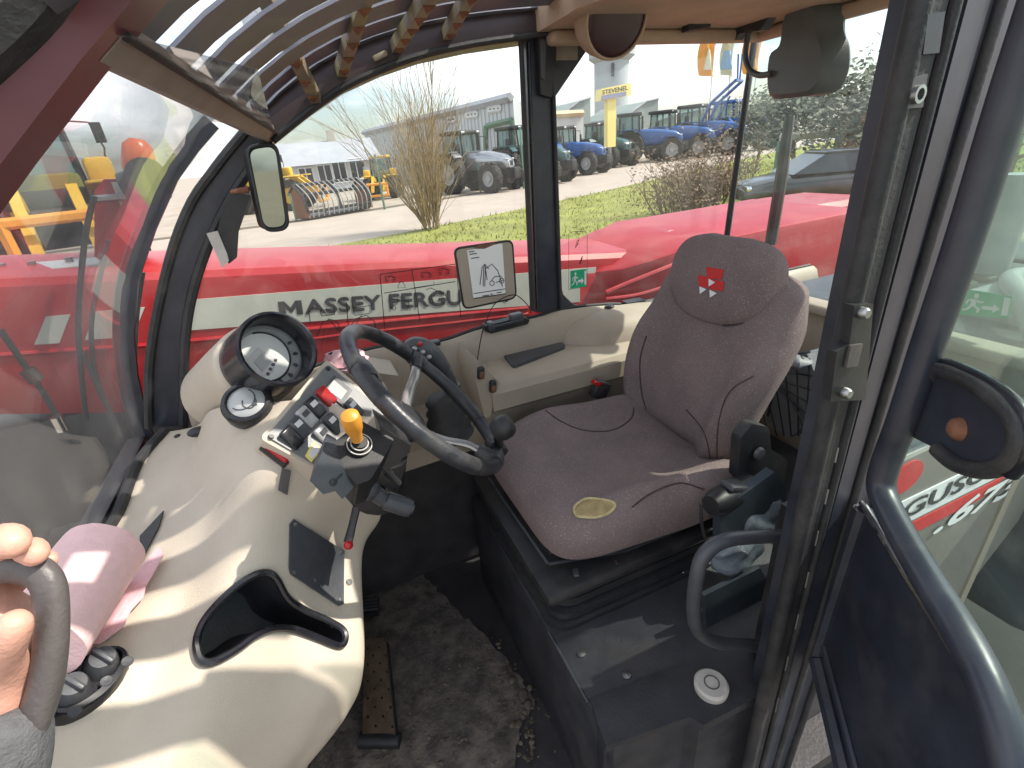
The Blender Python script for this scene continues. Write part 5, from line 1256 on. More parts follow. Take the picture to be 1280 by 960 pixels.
# column stalk pointing to the driver
s0, s1, s2 = oy(462, 612, .74), oy(480, 625, .735), oy(514, 636, .72)
b = MB(); b.ball(s0, .019, (1, 1, 1)); b.tube([s0, s1], [.015, .013], 14); stk = obj('stalk', b, 'grey_plastic', t_st)
b = MB(); dS = (s2-s1); b.tube([s1, s1+dS*.1, s1+dS*.85, s2], [.012, .0165, .0165, .0145], 18); 
for k in range(12): pass
obj('stalk_grip', b, 'grey_plastic', stk)
b = MB(); e_ = dS.normalized(); b.lathe([(0, 0), (.009, 0), (.008, .004), (0, .0045)], s2, e_, 16); obj('stalk_button', b, 'dark_grey', stk)
b = MB(); b.prism([oy(u, v, .75) for u, v in ((470, 587), (498, 607), (494, 616), (466, 600))], (0, .05, 0)); b.tube([oy(475, 580, .75), oy(499, 605, .75)], .006, 8); obj('stalk_guard', b, 'black', t_st)
b = MB(); b.prism([oy(u, v, .76) for u, v in ((440, 600), (475, 600), (490, 630), (452, 640), (436, 622))], (0, .06, 0)); obj('column_cover', b, 'black', t_st, ang=30)
# tilt lever with red end on the dash edge
l0, l1 = oy(446, 633, .80), oy(435, 678, .775)
t = thing('tilt_lever', 'small black steering tilt lever with a red end above the cover plate', 'lever', l1)
b = MB(); b.tube([l0, l0.lerp(l1, .5), l1], [.009, .0085, .010], 10, flat=.6); obj('lever_arm', b, 'black', t)
b = MB(); b.ball(l1+V((.0, -.008, .0)), .0085); obj('red_end', b, 'red_plastic', t)

# ================================================================== right hand console
t_con = thing('side_console', 'beige moulded console with window ledge and boxed armrest along the far wall', 'console', (.6, 1.25, -.9))
YA = 1.135
zA = -.575
b = MB()
b.loft([[(x, YA+.012, zA-.012), (x, YA+.04, zA), (x, 1.31, zA+.004), (x, 1.31, -.68), (x, YA+.01, -.665), (x, YA, -.655), (x, YA, zA-.03)] for x in (.375, .40, .6, .9, 1.33)])
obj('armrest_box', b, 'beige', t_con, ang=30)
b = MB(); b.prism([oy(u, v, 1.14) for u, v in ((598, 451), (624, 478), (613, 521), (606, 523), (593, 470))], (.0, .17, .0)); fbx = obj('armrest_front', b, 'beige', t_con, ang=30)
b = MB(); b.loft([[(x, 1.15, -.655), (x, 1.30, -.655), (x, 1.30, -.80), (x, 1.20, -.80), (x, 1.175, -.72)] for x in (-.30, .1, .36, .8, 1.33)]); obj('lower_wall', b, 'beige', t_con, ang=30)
# window ledge: follows the sill line
sill = [(250, 540), (330, 490), (430, 447), (500, 431), (551, 428), (606, 410), (668, 398), (702, 388), (760, 382), (800, 380), (900, 392), (1000, 404)]
SL = [oy(u, v, 1.335) for u, v in sill]
for p in SL: p.z = max(min(p.z, -.468), -.515)
SLs = cr(SL, 4)
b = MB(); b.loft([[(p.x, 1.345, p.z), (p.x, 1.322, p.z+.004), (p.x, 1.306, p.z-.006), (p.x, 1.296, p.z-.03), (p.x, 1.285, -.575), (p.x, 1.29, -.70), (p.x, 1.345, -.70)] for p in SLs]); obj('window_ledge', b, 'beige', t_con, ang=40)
b = MB(); b.tube([V((p.x, 1.338, p.z+.004)) for p in SLs], .006, 6); obj('ledge_seal', b, 'rubber', t_con)
# swelling of the ledge behind the armrest
b = MB(); b.loft([[(x, 1.31, -.50+h), (x, 1.29-.05*s, -.51+h), (x, 1.27-.07*s, -.54+h*.5), (x, 1.26-.07*s, -.58), (x, 1.31, -.58)] for x, h, s in ((.66, -.04, -.6), (.72, -.01, .2), (.8, .004, .8), (.9, .008, 1.0), (1.0, .0, 1), (1.33, 0, 1))]); obj('ledge_bulge', b, 'beige', t_con, ang=50)
for (u, v) in ((601, 466), (616, 483)):
    c = oy(u, v, 1.137-.004*(u > 610)); b = MB()
    Mx = Matrix.Rotation(.12, 3, 'Y')
    b.box(c, (.020, .014, .036), Mx, bev=.006, seg=3); k1 = obj('rocker_switch', b, 'black', t_con); b = MB(); b.box(c+V((0, -.006, -.004)), (.012, .008, .018), Mx, bev=.002); obj('rocker', b, 'red_cloth' if False else 'grip_inner', k1)
b = MB(); b.tube(cr([oy(u, v, 1.2) for u, v in ((604, 410), (599, 435), (595, 462), (593, 478))], 4), .0016, 6); b.ball(oy(593, 479, 1.2), .005); obj('aerial_lead', b, 'line_print', t_con)
# black clip holder on the ledge
b = MB(); b.prism([oy(u, v, 1.30) for u, v in ((606, 408), (652, 396), (662, 400), (660, 405), (614, 417), (606, 414))], (0, .02, .003)); hk = obj('clip_holder', b, 'black', t_con, ang=30)
b = MB(); b.box(oy(645, 396, 1.30), (.04, .03, .022), bev=.005); b.box(oy(613, 407, 1.30), (.018, .03, .024), bev=.004); b.tube([oy(615, 409, 1.285), oy(655, 399, 1.285)], .004, 6); obj('clip', b, 'dark_grey', hk)
b = MB(); b.box(oy(541, 429, 1.30), (.04, .03, .014), bev=.004); obj('sill_latch', b, 'black', t_con)
b = MB(); b.ball(oy(762, 383, 1.31), .014, (1.2, 1, .4)); obj('ledge_knob', b, 'black', t_con)
b = MB(); b.prism([oy(u, v, 1.31) for u, v in ((784, 379), (806, 375), (812, 381), (800, 385))], (0, .03, .002)); obj('ledge_grille', b, 'black', t_con, smooth=False)
# dark padded slab lying on the armrest
zP = zA+.012
pp = [oz(u, v, zP) for u, v in rounded_px([(624, 437), (690, 420), (708, 432), (641, 457)], 4)]
b = MB(); b.prism(pp, (0, 0, -.012)); pd = obj('tray_mat', b, 'dark_grey', ang=30); tag(pd, 'flat black slab with rounded corners lying on the beige armrest', 'slab')
# lower beige panel under the column
b = MB(); b.prism([oy(u, v, 1.18) for u, v in ((490, 560), (560, 535), (606, 523), (566, 570), (500, 592), (470, 600))], (0, .03, 0)); obj('lower_panel', b, 'beige', t_con, smooth=False)
p = oy(503, 585, 1.178); b = MB(); b.ball(p, .005); obj('screw', b, 'black', t_con)
b = MB(); b.prism([oy(u, v, 1.16) for u, v in rounded_px([(440, 462), (500, 470), (500, 520), (486, 518)], 4)], (0, .12, 0)); obj('inner_trim', b, 'beige', t_con, ang=30)

# joystick with bellows
j0, j1 = oy(556, 520, 1.1), oy(513, 440, 1.12)
t = thing('joystick', 'grey joystick with buttons rising from black bellows behind the steering wheel', 'joystick', j0-V((0, 0, .08)))
b = MB(); prof = []
for k in range(9): prof.append((.058-.030*k/8+(.006 if k % 2 else -.002), -.05+.11*k/8))
b.lathe([(0, -.06), (.062, -.06)]+prof+[(0, .062)], j0, (-.15, .05, 1), 24); obj('bellows', b, 'rubber', t, ang=70)
mid = oy(556, 470, 1.115)
b = MB(); b.tube(cr([j0+V((0, 0, .05)), oy(567, 492, 1.11), oy(560, 466, 1.115), oy(540, 448, 1.12), oy(524, 440, 1.12)], 4), .012, 10); b.lathe([(.012, 0), (.018, 0), (.018, .006), (.012, .006)], oy(567, 484, 1.105), (-.1, 0, 1), 16); obj('lever', b, 'grey_plastic', t)
b = MB(); b.tube(cr([oy(556, 462, 1.11), oy(540, 444, 1.11), oy(522, 434, 1.11), oy(508, 436, 1.11)], 4), [.018, .019, .021, .023, .025, .026, .027, .027, .026, .025, .022, .020, .016], 14); hd = obj('handle', b, 'dark_grey', t)
for u, v, m in ((525, 430, 'red_plastic'), (518, 436, 'silver'), (528, 440, 'silver'), (536, 446, 'silver')): b = MB(); b.ball(oy(u, v, 1.085), .007, (1, 1, .8)); obj('button', b, m, hd)

# load chart holder in front of the window
yc = 1.27
out = rounded_px([(568, 311), (640, 300.5), (645, 372), (580, 386)], 8, 5)
t = thing('chart_holder', 'beige sign holder with a printed load chart leaning at the far window', 'sign holder', oy(612, 385, yc))
b = MB(); b.prism([oy(u, v, yc) for u, v in out], (0, .014, 0)); obj('holder', b, 'beige', t, ang=30)
b = MB(); b.tube([oy(u, v, yc+.002) for u, v in out], .0035, 6, closed=True); obj('holder_edge', b, 'black', t)
b = MB(); b.prism([oy(u, v, yc-.003) for u, v in ((584, 313), (594, 311.5), (606, 311), (618, 306), (628, 304.5), (632, 367), (592, 373))], (0, .003, 0)); sh = obj('chart_sheet', b, 'paper', t, smooth=False)
b = MB(); b.prism([oy(u, v, yc-.0015) for u, v in ((592, 310), (598, 306.5), (618, 303.5), (622, 305), (616, 309), (606, 311.5))], (0, .001, 0)); obj('finger_gap', b, 'grip_inner', t, smooth=False)
yk = yc-.0035
b = MB()
for s_ in ([(600, 356), (603, 332)], [(604, 358), (605, 330)], [(606, 358), (607, 334)], [(609, 350), (606, 330), (611, 336)], [(592, 367), (632, 361)], [(592, 373), (632, 367)], [(607, 336), (615, 330), (622, 338), (626, 350), (628, 358)]): b.tube([oy(u, v, yk) for u, v in s_], .0011, 4)
for c, r in (((615, 354), 3), ((627, 351), 3)): b.tube([oy(c[0]+r*math.cos(k*.7), c[1]+r*math.sin(k*.7), yk) for k in range(10)], .001, 4)
b.tube([oy(u, v, yk) for u, v in ((614, 351), (618, 346), (626, 345), (630, 350), (620, 353))], .001, 4)
for u, v, w_ in ((586, 315, 7), (587, 318, 9), (589, 323, 10), (603, 370, 8), (613, 368, 3), (621, 366, 6)): b.tube([oy(u, v, yk), oy(u+w_, v-w_*.15, yk)], .0012, 4)
obj('chart_print', b, 'line_print', sh, smooth=False)
b = MB(); b.tube(cr([oy(u, v, yc-.012) for u, v in ((604, 412), (615, 385), (628, 373), (645, 369), (660, 382), (664, 392))], 5), .0014, 6); tag(obj('thin_cable', b, 'line_print'), 'thin black wire looping below the load chart holder', 'cable')

# ================================================================== driver's seat
SC = .86
t_seat = thing('driver_seat', 'mauve grey fabric driver seat with torn cushion on black suspension bellows', 'seat', (.58, SC, -1.15))
def sgn(x, p): return math.copysign(abs(x)**p, x)
# cushion: rings along x
st = [(.306, .125, -.722, -.738), (.312, .185, -.698, -.760), (.338, .216, -.676, -.776), (.40, .234, -.664, -.782), (.50, .240, -.674, -.785), (.62, .242, -.690, -.79), (.74, .240, -.70, -.79), (.80, .235, -.71, -.79)]
rings = []; NR = 44
for x, hw, zt, zb in st:
    r_ = []
    for j in range(NR):
        a = 2*math.pi*j/NR; cy = sgn(math.cos(a), .5)*hw; cz = (zt+zb)/2+(zt-zb)/2*sgn(math.sin(a), .55)
        if math.sin(a) > 0:
            s = abs(cy)/.246
            bol = math.exp(-((s-.80)/.16)**2)*.040*min(max((x-.36)/.14, 0), 1)-.016*math.exp(-(s/.5)**2)*min(max((x-.38)/.1, 0), 1)
            cz += bol
        # the front corners are rounded back
        xr = x+.05*max(abs(cy)/.246-.55, 0)**1.5*(1 if x < .42 else 0)*(1-(x-.30)/.12)
        r_.append((xr, SC+cy, cz))
    rings.append(r_)
def smooth_rings(rings, n=5): 
    return [[c[k] for c in tr] for k in range((len(rings)-1)*n+1) for tr in [None]] if False else list(map(list, zip(*[cr([r[j] for r in rings], n) for j in range(len(rings[0]))])))
b = MB(); b.loft(smooth_rings(rings)); cush = obj('cushion', b, 'fabric', t_seat, ang=180)
ct = bvh(cush)
def on(tree, u, v, off=.002):
    p, n = hit(tree, u, v); 
    return (None if p is None else p+n*off)
def seam(px, tree, parent, r=.0016, m='fabric_dark', off=.0005, name='seam'):
    P_ = [on(tree, q.x, q.y, off) for q in cr([V((u, v, 0)) for u, v in px], 6)]; P_ = [p for p in P_ if p is not None]
    if len(P_) > 2: m_ = MB(); m_.tube(P_, r, 6); return obj(name, m_, m, parent)
seam(((676, 508), (700, 526), (730, 538), (765, 538), (788, 524), (792, 510)), ct, cush, .0018)
seam(((880, 612), (850, 604), (815, 616), (790, 634)), ct, cush, .0018)
# wear: worn through hole with foam
hp = [(719, 637), (724, 630), (736, 626), (752, 624), (766, 629), (768, 636), (760, 644), (746, 649), (730, 648), (721, 643)]
rj = random.Random(5); hp = [(743+(u-743)*.95+rj.gauss(0, 1.8), 637+(v-637)*.9+rj.gauss(0, 1.4)) for u, v in hp]; P_ = [on(ct, u, v, .0015) for u, v in hp]
if all(p is not None for p in P_):
    c_, n_ = hit(ct, 744, 637)
    b = MB(); b.tube([p+n_*.001 for p in cr(P_, 3, True)], .0028, 6, closed=True); te = obj('torn_edge', b, 'foam_edge', cush)
    b = MB(); vs = [b.b.verts.new(p) for p in cr(P_, 3, True)]; mid_ = [b.b.verts.new(c_+(v.co-c_)*.72+n_*.0012) for v in vs]; cc = b.b.verts.new(c_+n_*.003); k = len(vs)
    for i in range(k): b.face([vs[i], vs[(i+1) % k], mid_[(i+1) % k], mid_[i]]); b.face([mid_[i], mid_[(i+1) % k], cc])
    obj('bare_foam', b, 'foam', cush)
# backrest: rings up its height, curved with bolsters
bs_ = [(-.735, .80, .165, .09), (-.70, .785, .185, .10), (-.64, .787, .202, .10), (-.56, .80, .216, .10), (-.48, .818, .224, .095), (-.41, .838, .220, .09), (-.35, .855, .205, .08), (-.315, .868, .185, .075), (-.295, .88, .13, .05)]
rings = []
for z, xf, hw, th in bs_:
    r_ = []
    for j in range(NR):
        a = 2*math.pi*j/NR; cy = sgn(math.cos(a), .5)*hw; s = abs(cy)/max(hw, .01)
        fx = -sgn(math.sin(a), .6)
        bol = .050*math.exp(-((s-.84)/.20)**2)*min(max((-.38-z)/.12, 0), 1)*(1 if fx < 0 else 0)
        cx = xf+th/2+fx*th/2-bol+(.02*s*s if fx > 0 else 0)+(.018*s**3)
        r_.append((cx, SC+.012+.030*min(max((-.40-z)/.2, 0), 1)+cy*(1-.24*max(fx, 0)), z))
    rings.append(r_)
b = MB(); b.loft(smooth_rings(rings)); back = obj('backrest', b, 'fabric', t_seat, ang=180)
bt = bvh(back)
seam(((858, 512), (880, 540), (888, 575), (890, 600)), bt, back, .0016)
seam(((942, 470), (912, 490), (898, 530), (896, 580)), bt, back, .0016)
seam(((808, 420), (800, 450), (802, 490), (808, 512)), bt, back, .002)
# headrest
HDZ, HDY = -.018, .012
hs_ = [(-.395, .838, .055, .05), (-.385, .828, .10, .075), (-.355, .826, .135, .085), (-.31, .832, .152, .09), (-.265, .842, .150, .085), (-.235, .852, .135, .075), (-.215, .862, .105, .055), (-.205, .875, .06, .03)]
rings = []
for z, xf, hw, th in hs_:
    rings.append([(xf+th/2-sgn(math.sin(a), .6)*th/2+.012*(abs(math.cos(a))), SC+HDY+sgn(math.cos(a), .6)*hw*1.04, z*1.0+HDZ) for a in [2*math.pi*j/NR for j in range(NR)]])
b = MB(); b.loft(smooth_rings(rings)); head = obj('headrest', b, 'fabric', t_seat, ang=180)
ht = bvh(head)
seam(((836, 342), (836, 372), (850, 392), (880, 404), (915, 406), (945, 398), (966, 378)), ht, head, .0025)
def decal(px, tree, m, parent, name, off=.0012, th=.0008):
    P_ = []; 
    for u, v in px:
        p, n = hit(tree, u, v)
        if p is None: return None
        P_.append((p, n))
    m_ = MB(); A_ = [m_.b.verts.new(p+n*off) for p, n in P_]; B_ = [m_.b.verts.new(p+n*(off+th)) for p, n in P_]; k = len(A_)
    m_.face(B_); m_.face(A_[::-1])
    for i in range(k): m_.face([A_[i], B_[i], B_[(i+1) % k], A_[(i+1) % k]])
    return obj(name, m_, m, parent, smooth=False)
eb = decal(((883, 333.5), (905, 337), (903, 349), (885, 349)), ht, 'red_cloth', head, 'emblem')
if eb:
    decal(((873, 344), (887, 346), (887, 360), (874, 358)), ht, 'red_cloth', eb, 'emblem_block')
    decal(((887, 349), (906, 352), (904, 364), (888, 362)), ht, 'red_cloth', eb, 'emblem_block')
    for tri in (((887, 348.5), (895, 353), (887, 358)), ((875.5, 358), (884, 361.5), (876, 367.5)), ((888, 362), (897, 366.5), (888.5, 372))): decal(tri, ht, 'white_print', eb, 'emblem_triangle', .0024)
# seat pan under the cushion, with its clutter
b = MB(); b.box((.545, SC, -.822), (.54, .47, .03), bev=.012); b.box((.58, SC, -.84), (.44, .42, .03), bev=.01); pan_ = obj('seat_pan', b, 'black', t_seat)
for (u, v) in ((757, 629+8), (771, 704), (837, 662), (701, 640)):
    pass
for i, (u, v, s) in enumerate(((651, 628, .012), (664, 643, .012), (673, 663, .011), (720, 716, .012), (770, 703, .006), (836, 662, .007), (858, 655, .006), (690, 690, .008))):
    p = oz(u, v, -.815); p = p.normalized()*(p.length-.02); b = MB(); b.box(p, (s*1.6, s, s*.6), Matrix.Rotation(.4*i, 3, 'Z'), bev=s*.15); obj('adjuster_clip', b, 'chrome' if i in (4, 5, 6) else 'cap_white' if i < 3 else 'dark_grey', pan_)
b = MB(); b.tube([oz(612, 598, -.81), oz(640, 640, -.81), oz(686, 706, -.81)], .006, 8); b.tube([oz(686, 706, -.81), oz(780, 690, -.81), oz(870, 655, -.81)], .006, 8); obj('slide_rail', b, 'dark_grey', pan_)
# bellows: stepped folds
b = MB(); rings = []
def rr_(hx, hy, z, cx=.575): 
    out = []
    for (sx, sy) in ((1, 1), (-1, 1), (-1, -1), (1, -1)):
        for k in range(5):
            a = math.atan2(sy, sx)-math.pi/4+k*math.pi/8; out.append((cx+sx*(hx-.05)+.05*math.cos(a), SC+sy*(hy-.05)+.05*math.sin(a), z))
    return out
prof = [(.268, .208, -.83), (.270, .210, -.846), (.248, .190, -.854), (.250, .192, -.862), (.272, .210, -.868), (.272, .210, -.886), (.250, .192, -.894), (.252, .194, -.902), (.275, .212, -.908), (.275, .212, -.924), (.256, .198, -.931), (.283, .216, -.938), (.283, .216, -.948)]
b.loft([rr_(*p) for p in prof]); bel = obj('bellows', b, 'bellows', t_seat, ang=35)
# black lap buckle stalk between seat and console
b = MB(); c = oy(750, 487, 1.10); b.box(c, (.05, .03, .055), Matrix.Rotation(.5, 3, 'Y'), bev=.008); bk = obj('belt_buckle', b, 'black', t_seat)
b = MB(); b.box(c+V((-.012, -.004, .026)), (.03, .022, .012), Matrix.Rotation(.5, 3, 'Y'), bev=.003); obj('release_button', b, 'red_plastic', bk)
# reclining bracket and fabric covered reel at the near side
b = MB(); b.prism([oy(u, v, .61) for u, v in rounded_px([(926, 548), (940, 530), (962, 534), (966, 590), (950, 612), (922, 600)], 5)], (0, .025, 0)); rb = obj('recline_bracket', b, 'black', t_seat, ang=30)
b = MB(); b.lathe([(0, -.01), (.012, -.008), (.014, 0), (.0, .002)], oy(948, 566, .605), (0, 1, 0), 16); obj('bracket_bolt', b, 'dark_grey', rb)
e0, e1 = oy(888, 632, .575), oy(938, 606, .60)
b = MB(); b.tube([e0, e0.lerp(e1, .15), e0.lerp(e1, .85), e1], [.020, .027, .030, .024], 20); reel = obj('belt_reel', b, 'black', t_seat, ang=50)
b = MB(); b.box(e0.lerp(e1, .5)+V((0, -.005, .028)), (.05, .035, .012), Matrix.Rotation(.35, 3, 'Y'), bev=.004); obj('reel_label', b, 'dark_grey', reel)
b = MB(); b.tube([oy(876, 630, .57), oy(877, 655, .57), oy(881, 672, .572)], .005, 6, flat=.4); obj('belt_tail', b, 'rubber', reel)
b = MB(); b.prism([oy(u, v, .63) for u, v in ((962, 560), (985, 575), (978, 620), (950, 640), (925, 640))], (0, .03, 0)); obj('side_arm', b, 'black', t_seat, ang=30)

# ================================================================== floor things
t_mat = thing('floor_mat', 'worn dirty rubber floor mat caked with dried soil', 'mat', (.05, .9, FZ))
ZM = FZ+.008
mpx = [(380, 1010), (380, 800), (440, 740), (512, 711), (528, 718), (548, 738), (575, 765), (610, 798), (645, 838), (668, 874), (662, 892), (652, 902), (645, 940), (640, 1010)]
b = MB(); P_ = [oz(u, v, ZM) for u, v in mpx]; cM = sum(P_, V())/len(P_)
Pd = []
rngm = random.Random(8)
for i in range(len(P_)):
    for j in range(6):
        p = P_[i].lerp(P_[(i+1) % len(P_)], j/6); jit = .004 if i in (3, 4, 5, 6, 7, 8, 9, 10, 11) else 0; Pd.append(p+V((rngm.gauss(0, jit), rngm.gauss(0, jit), 0)))
b.prism(Pd, (0, 0, -.008)); obj('mat_sheet', b, 'mat_rubber', t_mat, smooth=False)
b = MB(); 
for k in range(300):
    u, v = rngm.uniform(455, 665), rngm.uniform(725, 955)
    if not inside(u, v, mpx): continue
    p = oz(u, v, ZM); s = abs(rngm.gauss(0, .0022))+.001; b.ball(p+V((0, 0, s*.2)), s, (1.4, 1, .5), Matrix.Rotation(rngm.uniform(0, 3), 3, 'Z'), 6, 4)
for k in range(70):
    v = rngm.uniform(800, 950); u = 600+(v-800)*.5+rngm.gauss(0, 16); u = min(u, 665)
    p = oz(u, v, ZM); s = rngm.uniform(.002, .006); b.ball(p, s, (1.4, 1, .6), Matrix.Rotation(rngm.uniform(0, 3), 3, 'Z'), 6, 4)
for u, v, s in ((655, 868, .013), (660, 880, .011), (648, 905, .009), (662, 860, .008), (640, 850, .009), (641, 905, .008)):
    b.ball(oz(u, v, ZM), s, (1.3, 1, .6), Matrix.Rotation(s*90, 3, 'Z'), 8, 6)
kind(tag(obj('dried_soil', b, 'soil'), 'crumbs and clods of dried soil on the floor mat', 'soil'), 'stuff')
# crumbs on the bare floor
b = MB()
for k in range(90):
    u, v = rngm.uniform(600, 720), rngm.uniform(790, 955); p = oz(u, v, FZ)
    if inside(u, v, mpx): continue
    s = abs(rngm.gauss(0, .002))+.001; b.ball(p, s, (1.3, 1, .6), None, 6, 4)
kind(tag(obj('floor_crumbs', b, 'soil'), 'small crumbs scattered on the dark floor beside the mat', 'soil'), 'stuff')
# pedal: perforated sheet over a curved base
t = thing('accelerator_pedal', 'tall rusty perforated pedal plate at the foot of the dashboard', 'pedal', oz(475, 920, FZ))
q4 = [oz(455, 800, FZ+.10), oz(482, 798, FZ+.10), oz(494, 918, FZ+.05), oz(453, 918, FZ+.05)]
qm = quadmap(q4[3], q4[2], q4[1], q4[0]); n_ = (q4[2]-q4[3]).cross(q4[0]-q4[3]).normalized()
b = MB(); NX, NY = 8, 22
# a sheet with round-ish holes: inset faces removed
gv = [[b.b.verts.new(qm(i/NX, j/NY)+n_*(.008*math.sin(math.pi*i/NX))) for j in range(NY+1)] for i in range(NX+1)]
for i in range(NX):
    for j in range(NY):
        if i % 2 == 1 and (j % 4 == (1 if (i//2) % 2 else 3)): 
            c_ = (gv[i][j].co+gv[i+1][j+1].co)/2; A_ = [gv[i][j], gv[i+1][j], gv[i+1][j+1], gv[i][j+1]]; B_ = [b.b.verts.new(c_+(v.co-c_)*.55) for v in A_]
            for k in range(4): b.face([A_[k], A_[(k+1) % 4], B_[(k+1) % 4], B_[k]])
            continue
        b.face([gv[i][j], gv[i+1][j], gv[i+1][j+1], gv[i][j+1]])
bmesh.ops.solidify(b.b, geom=b.b.faces[:], thickness=.002); obj('pedal_plate', b, 'rust_pedal', t, ang=50)
b = MB(); b.prism([p-n_*.012 for p in (q4[0], q4[1], q4[2], q4[3])], -n_*.03); obj('pedal_arm', b, 'black', t, smooth=False)
b = MB(); b.tube([oz(450, 925, FZ+.02), oz(500, 925, FZ+.02)], .018, 10); obj('pedal_hinge', b, 'black', t)
t = thing('brake_pedal', 'small ribbed pedal just showing below the cover plate', 'pedal', oz(460, 762, FZ))
for k in range(4):
    p0, p1 = oz(452, 751+4*k, FZ+.08), oz(472, 749+4*k, FZ+.08); b = MB(); b.tube([p0, p1], .0035, 6); obj('rib', b, 'dark_grey', t)
b = MB(); b.prism([oz(u, v, FZ+.078) for u, v in ((450, 748), (473, 746), (473, 766), (450, 768))], (0, 0, -.015)); obj('pad', b, 'black', t, smooth=False)
# round pale cap on the step lid
c = oz(889, 857, -.935)
t = thing('round_cap', 'round worn whitish cap on the black step lid', 'cap', c)
b = MB(); b.lathe([(0, -.008), (.030, -.008), (.031, .004), (.027, .009), (0, .010)], c, (0, 0, 1), 28); obj('disc', b, 'cap_white', t)
b = MB(); b.lathe([(.012, 0), (.014, 0), (.014, .0015), (.012, .0015)], c+V((0, 0, .0095)), (0, 0, 1), 20); obj('ring_mark', b, 'grip', t)
# grab handle on the door post
hp = [(985, 670), (945, 671), (905, 676), (880, 694), (870, 725), (867, 765), (874, 790), (898, 803), (930, 806), (968, 810)]
b = MB(); b.tube(cr([oy(u, v, .42) for u, v in hp], 5), .0115, 12); tag(obj('grab_rail', b, 'dark_grey'), 'grey bent tube grab handle beside the seat at the door post', 'handle')
# bag, pocket and cable beside the seat
b = MB(); b.ball(oy(920, 692, .55), .055, (1.1, .5, .75), None, 28, 20); b.ball(oy(945, 650, .58), .075, (1, .45, .9), None, 28, 20)
for v_ in b.b.verts: v_.co += V(noise.noise_vector(v_.co*30))*.016
tag(obj('plastic_bag', b, 'plastic_bag', ang=60), 'crumpled bluish plastic bag stuffed beside the seat', 'bag')
b = MB(); b.prism([oy(u, v, .56) for u, v in ((900, 640), (968, 590), (985, 610), (975, 665), (900, 676))], (0, .02, 0)); b.prism([oy(u, v, .52) for u, v in ((880, 745), (950, 710), (965, 735), (950, 815), (885, 800))], (0, .01, 0)); tag(obj('side_cover', b, 'pocket_blue', ang=30), 'dark bluish plastic side cover below the seat reel', 'cover')
b = MB(); b.tube(cr([oy(u, v, .43) for u, v in ((912, 838), (918, 870), (925, 900), (940, 925), (950, 960), (952, 1000))], 5), .008, 8); cbx = obj('door_cable', b, 'rubber'); tag(cbx, 'thick black cable hanging down the foot of the door post', 'cable')
for u, v in ((948, 922), (945, 958)): b = MB(); b.tube(cr([oy(u-6, v, .42), oy(u+4, v-2, .415), oy(u+10, v+10, .42)], 4), .004, 8); obj('clamp', b, 'chrome', cbx)
# grey bin and its net behind the seat
t = thing('net_pocket', 'grey storage pocket with black elastic net behind the seat', 'pocket', (1.2, .62, -.8))
npx = [(978, 448), (1008, 440), (1020, 470), (1010, 530), (985, 548), (958, 524)]
b = MB(); b.prism([ox(u, v, 1.18) for u, v in npx], (.08, 0, 0)); obj('bin', b, 'bin_grey', t, ang=30)
b = MB()
for k in range(6):
    b.tube([ox(962+9*k, 545, 1.17), ox(972+16*k-40, 448, 1.17)], .0022, 5); b.tube([ox(955+9*k-10, 460+8*k, 1.17), ox(1015, 470+18*k, 1.17)], .0022, 5)
obj('net', b, 'black', t)
b = MB(); b.tube([ox(u, v, 1.165) for u, v in ((960, 520), (972, 455), (990, 442), (1012, 440))], .004, 6); obj('net_hem', b, 'black', t)
b = MB(); b.ball(ox(995, 452, 1.15), .03, (1, 1.2, .5), None, 18, 12)
for v_ in b.b.verts: v_.co += V(noise.noise_vector(v_.co*40))*.01
tag(obj('grey_cloth', b, 'bin_grey'), 'crumpled grey cloth on top of the net pocket', 'cloth')

# ================================================================== mirrors and lamp outside the glass
YMI = 1.29
mo = rounded_px([(308, 184), (345, 179), (361, 286), (330, 289)], 13, 5)
t = thing('wing_mirror', 'oval edged black framed mirror on a rusty arm beside the curved front post', 'mirror', oy(335, 290, YMI))
b = MB(); b.prism([oy(u, v, YMI) for u, v in mo], (-.012, .03, 0)); obj('housing', b, 'black', t, ang=40)
b = MB(); b.tube([oy(u, v, YMI-.002) for u, v in mo], .004, 8, closed=True); obj('rim', b, 'black', t)
cm = (334, 234); b = MB(); P_ = [oy(cm[0]+(u-cm[0])*.88, cm[1]+(v-cm[1])*.93, YMI-.006) for u, v in mo]; b.prism(P_, (0, .004, 0)); obj('mirror_glass', b, 'mirror', t, smooth=False)
b = MB(); b.tube([oy(312, 236, YMI), oy(300, 238, YMI+.01), oy(290, 240, YMI+.03)], .005, 8); b.box(oy(304, 238, YMI), (.022, .012, .012), bev=.003); obj('arm', b, 'rust', t)
b = MB(); b.prism([oy(u, v, 1.31) for u, v in ((292, 240), (314, 244), (298, 290), (296, 322), (286, 330), (270, 300), (276, 268))], (0, .012, 0)); bk_ = obj('bracket', b, 'black', t, smooth=False)
b = MB(); b.prism([oy(u, v, 1.304) for u, v in ((258, 292), (272, 289), (284, 318), (286, 326), (278, 335))], (0, .01, 0)); obj('bracket_plate', b, 'cap_white', bk_, smooth=False)
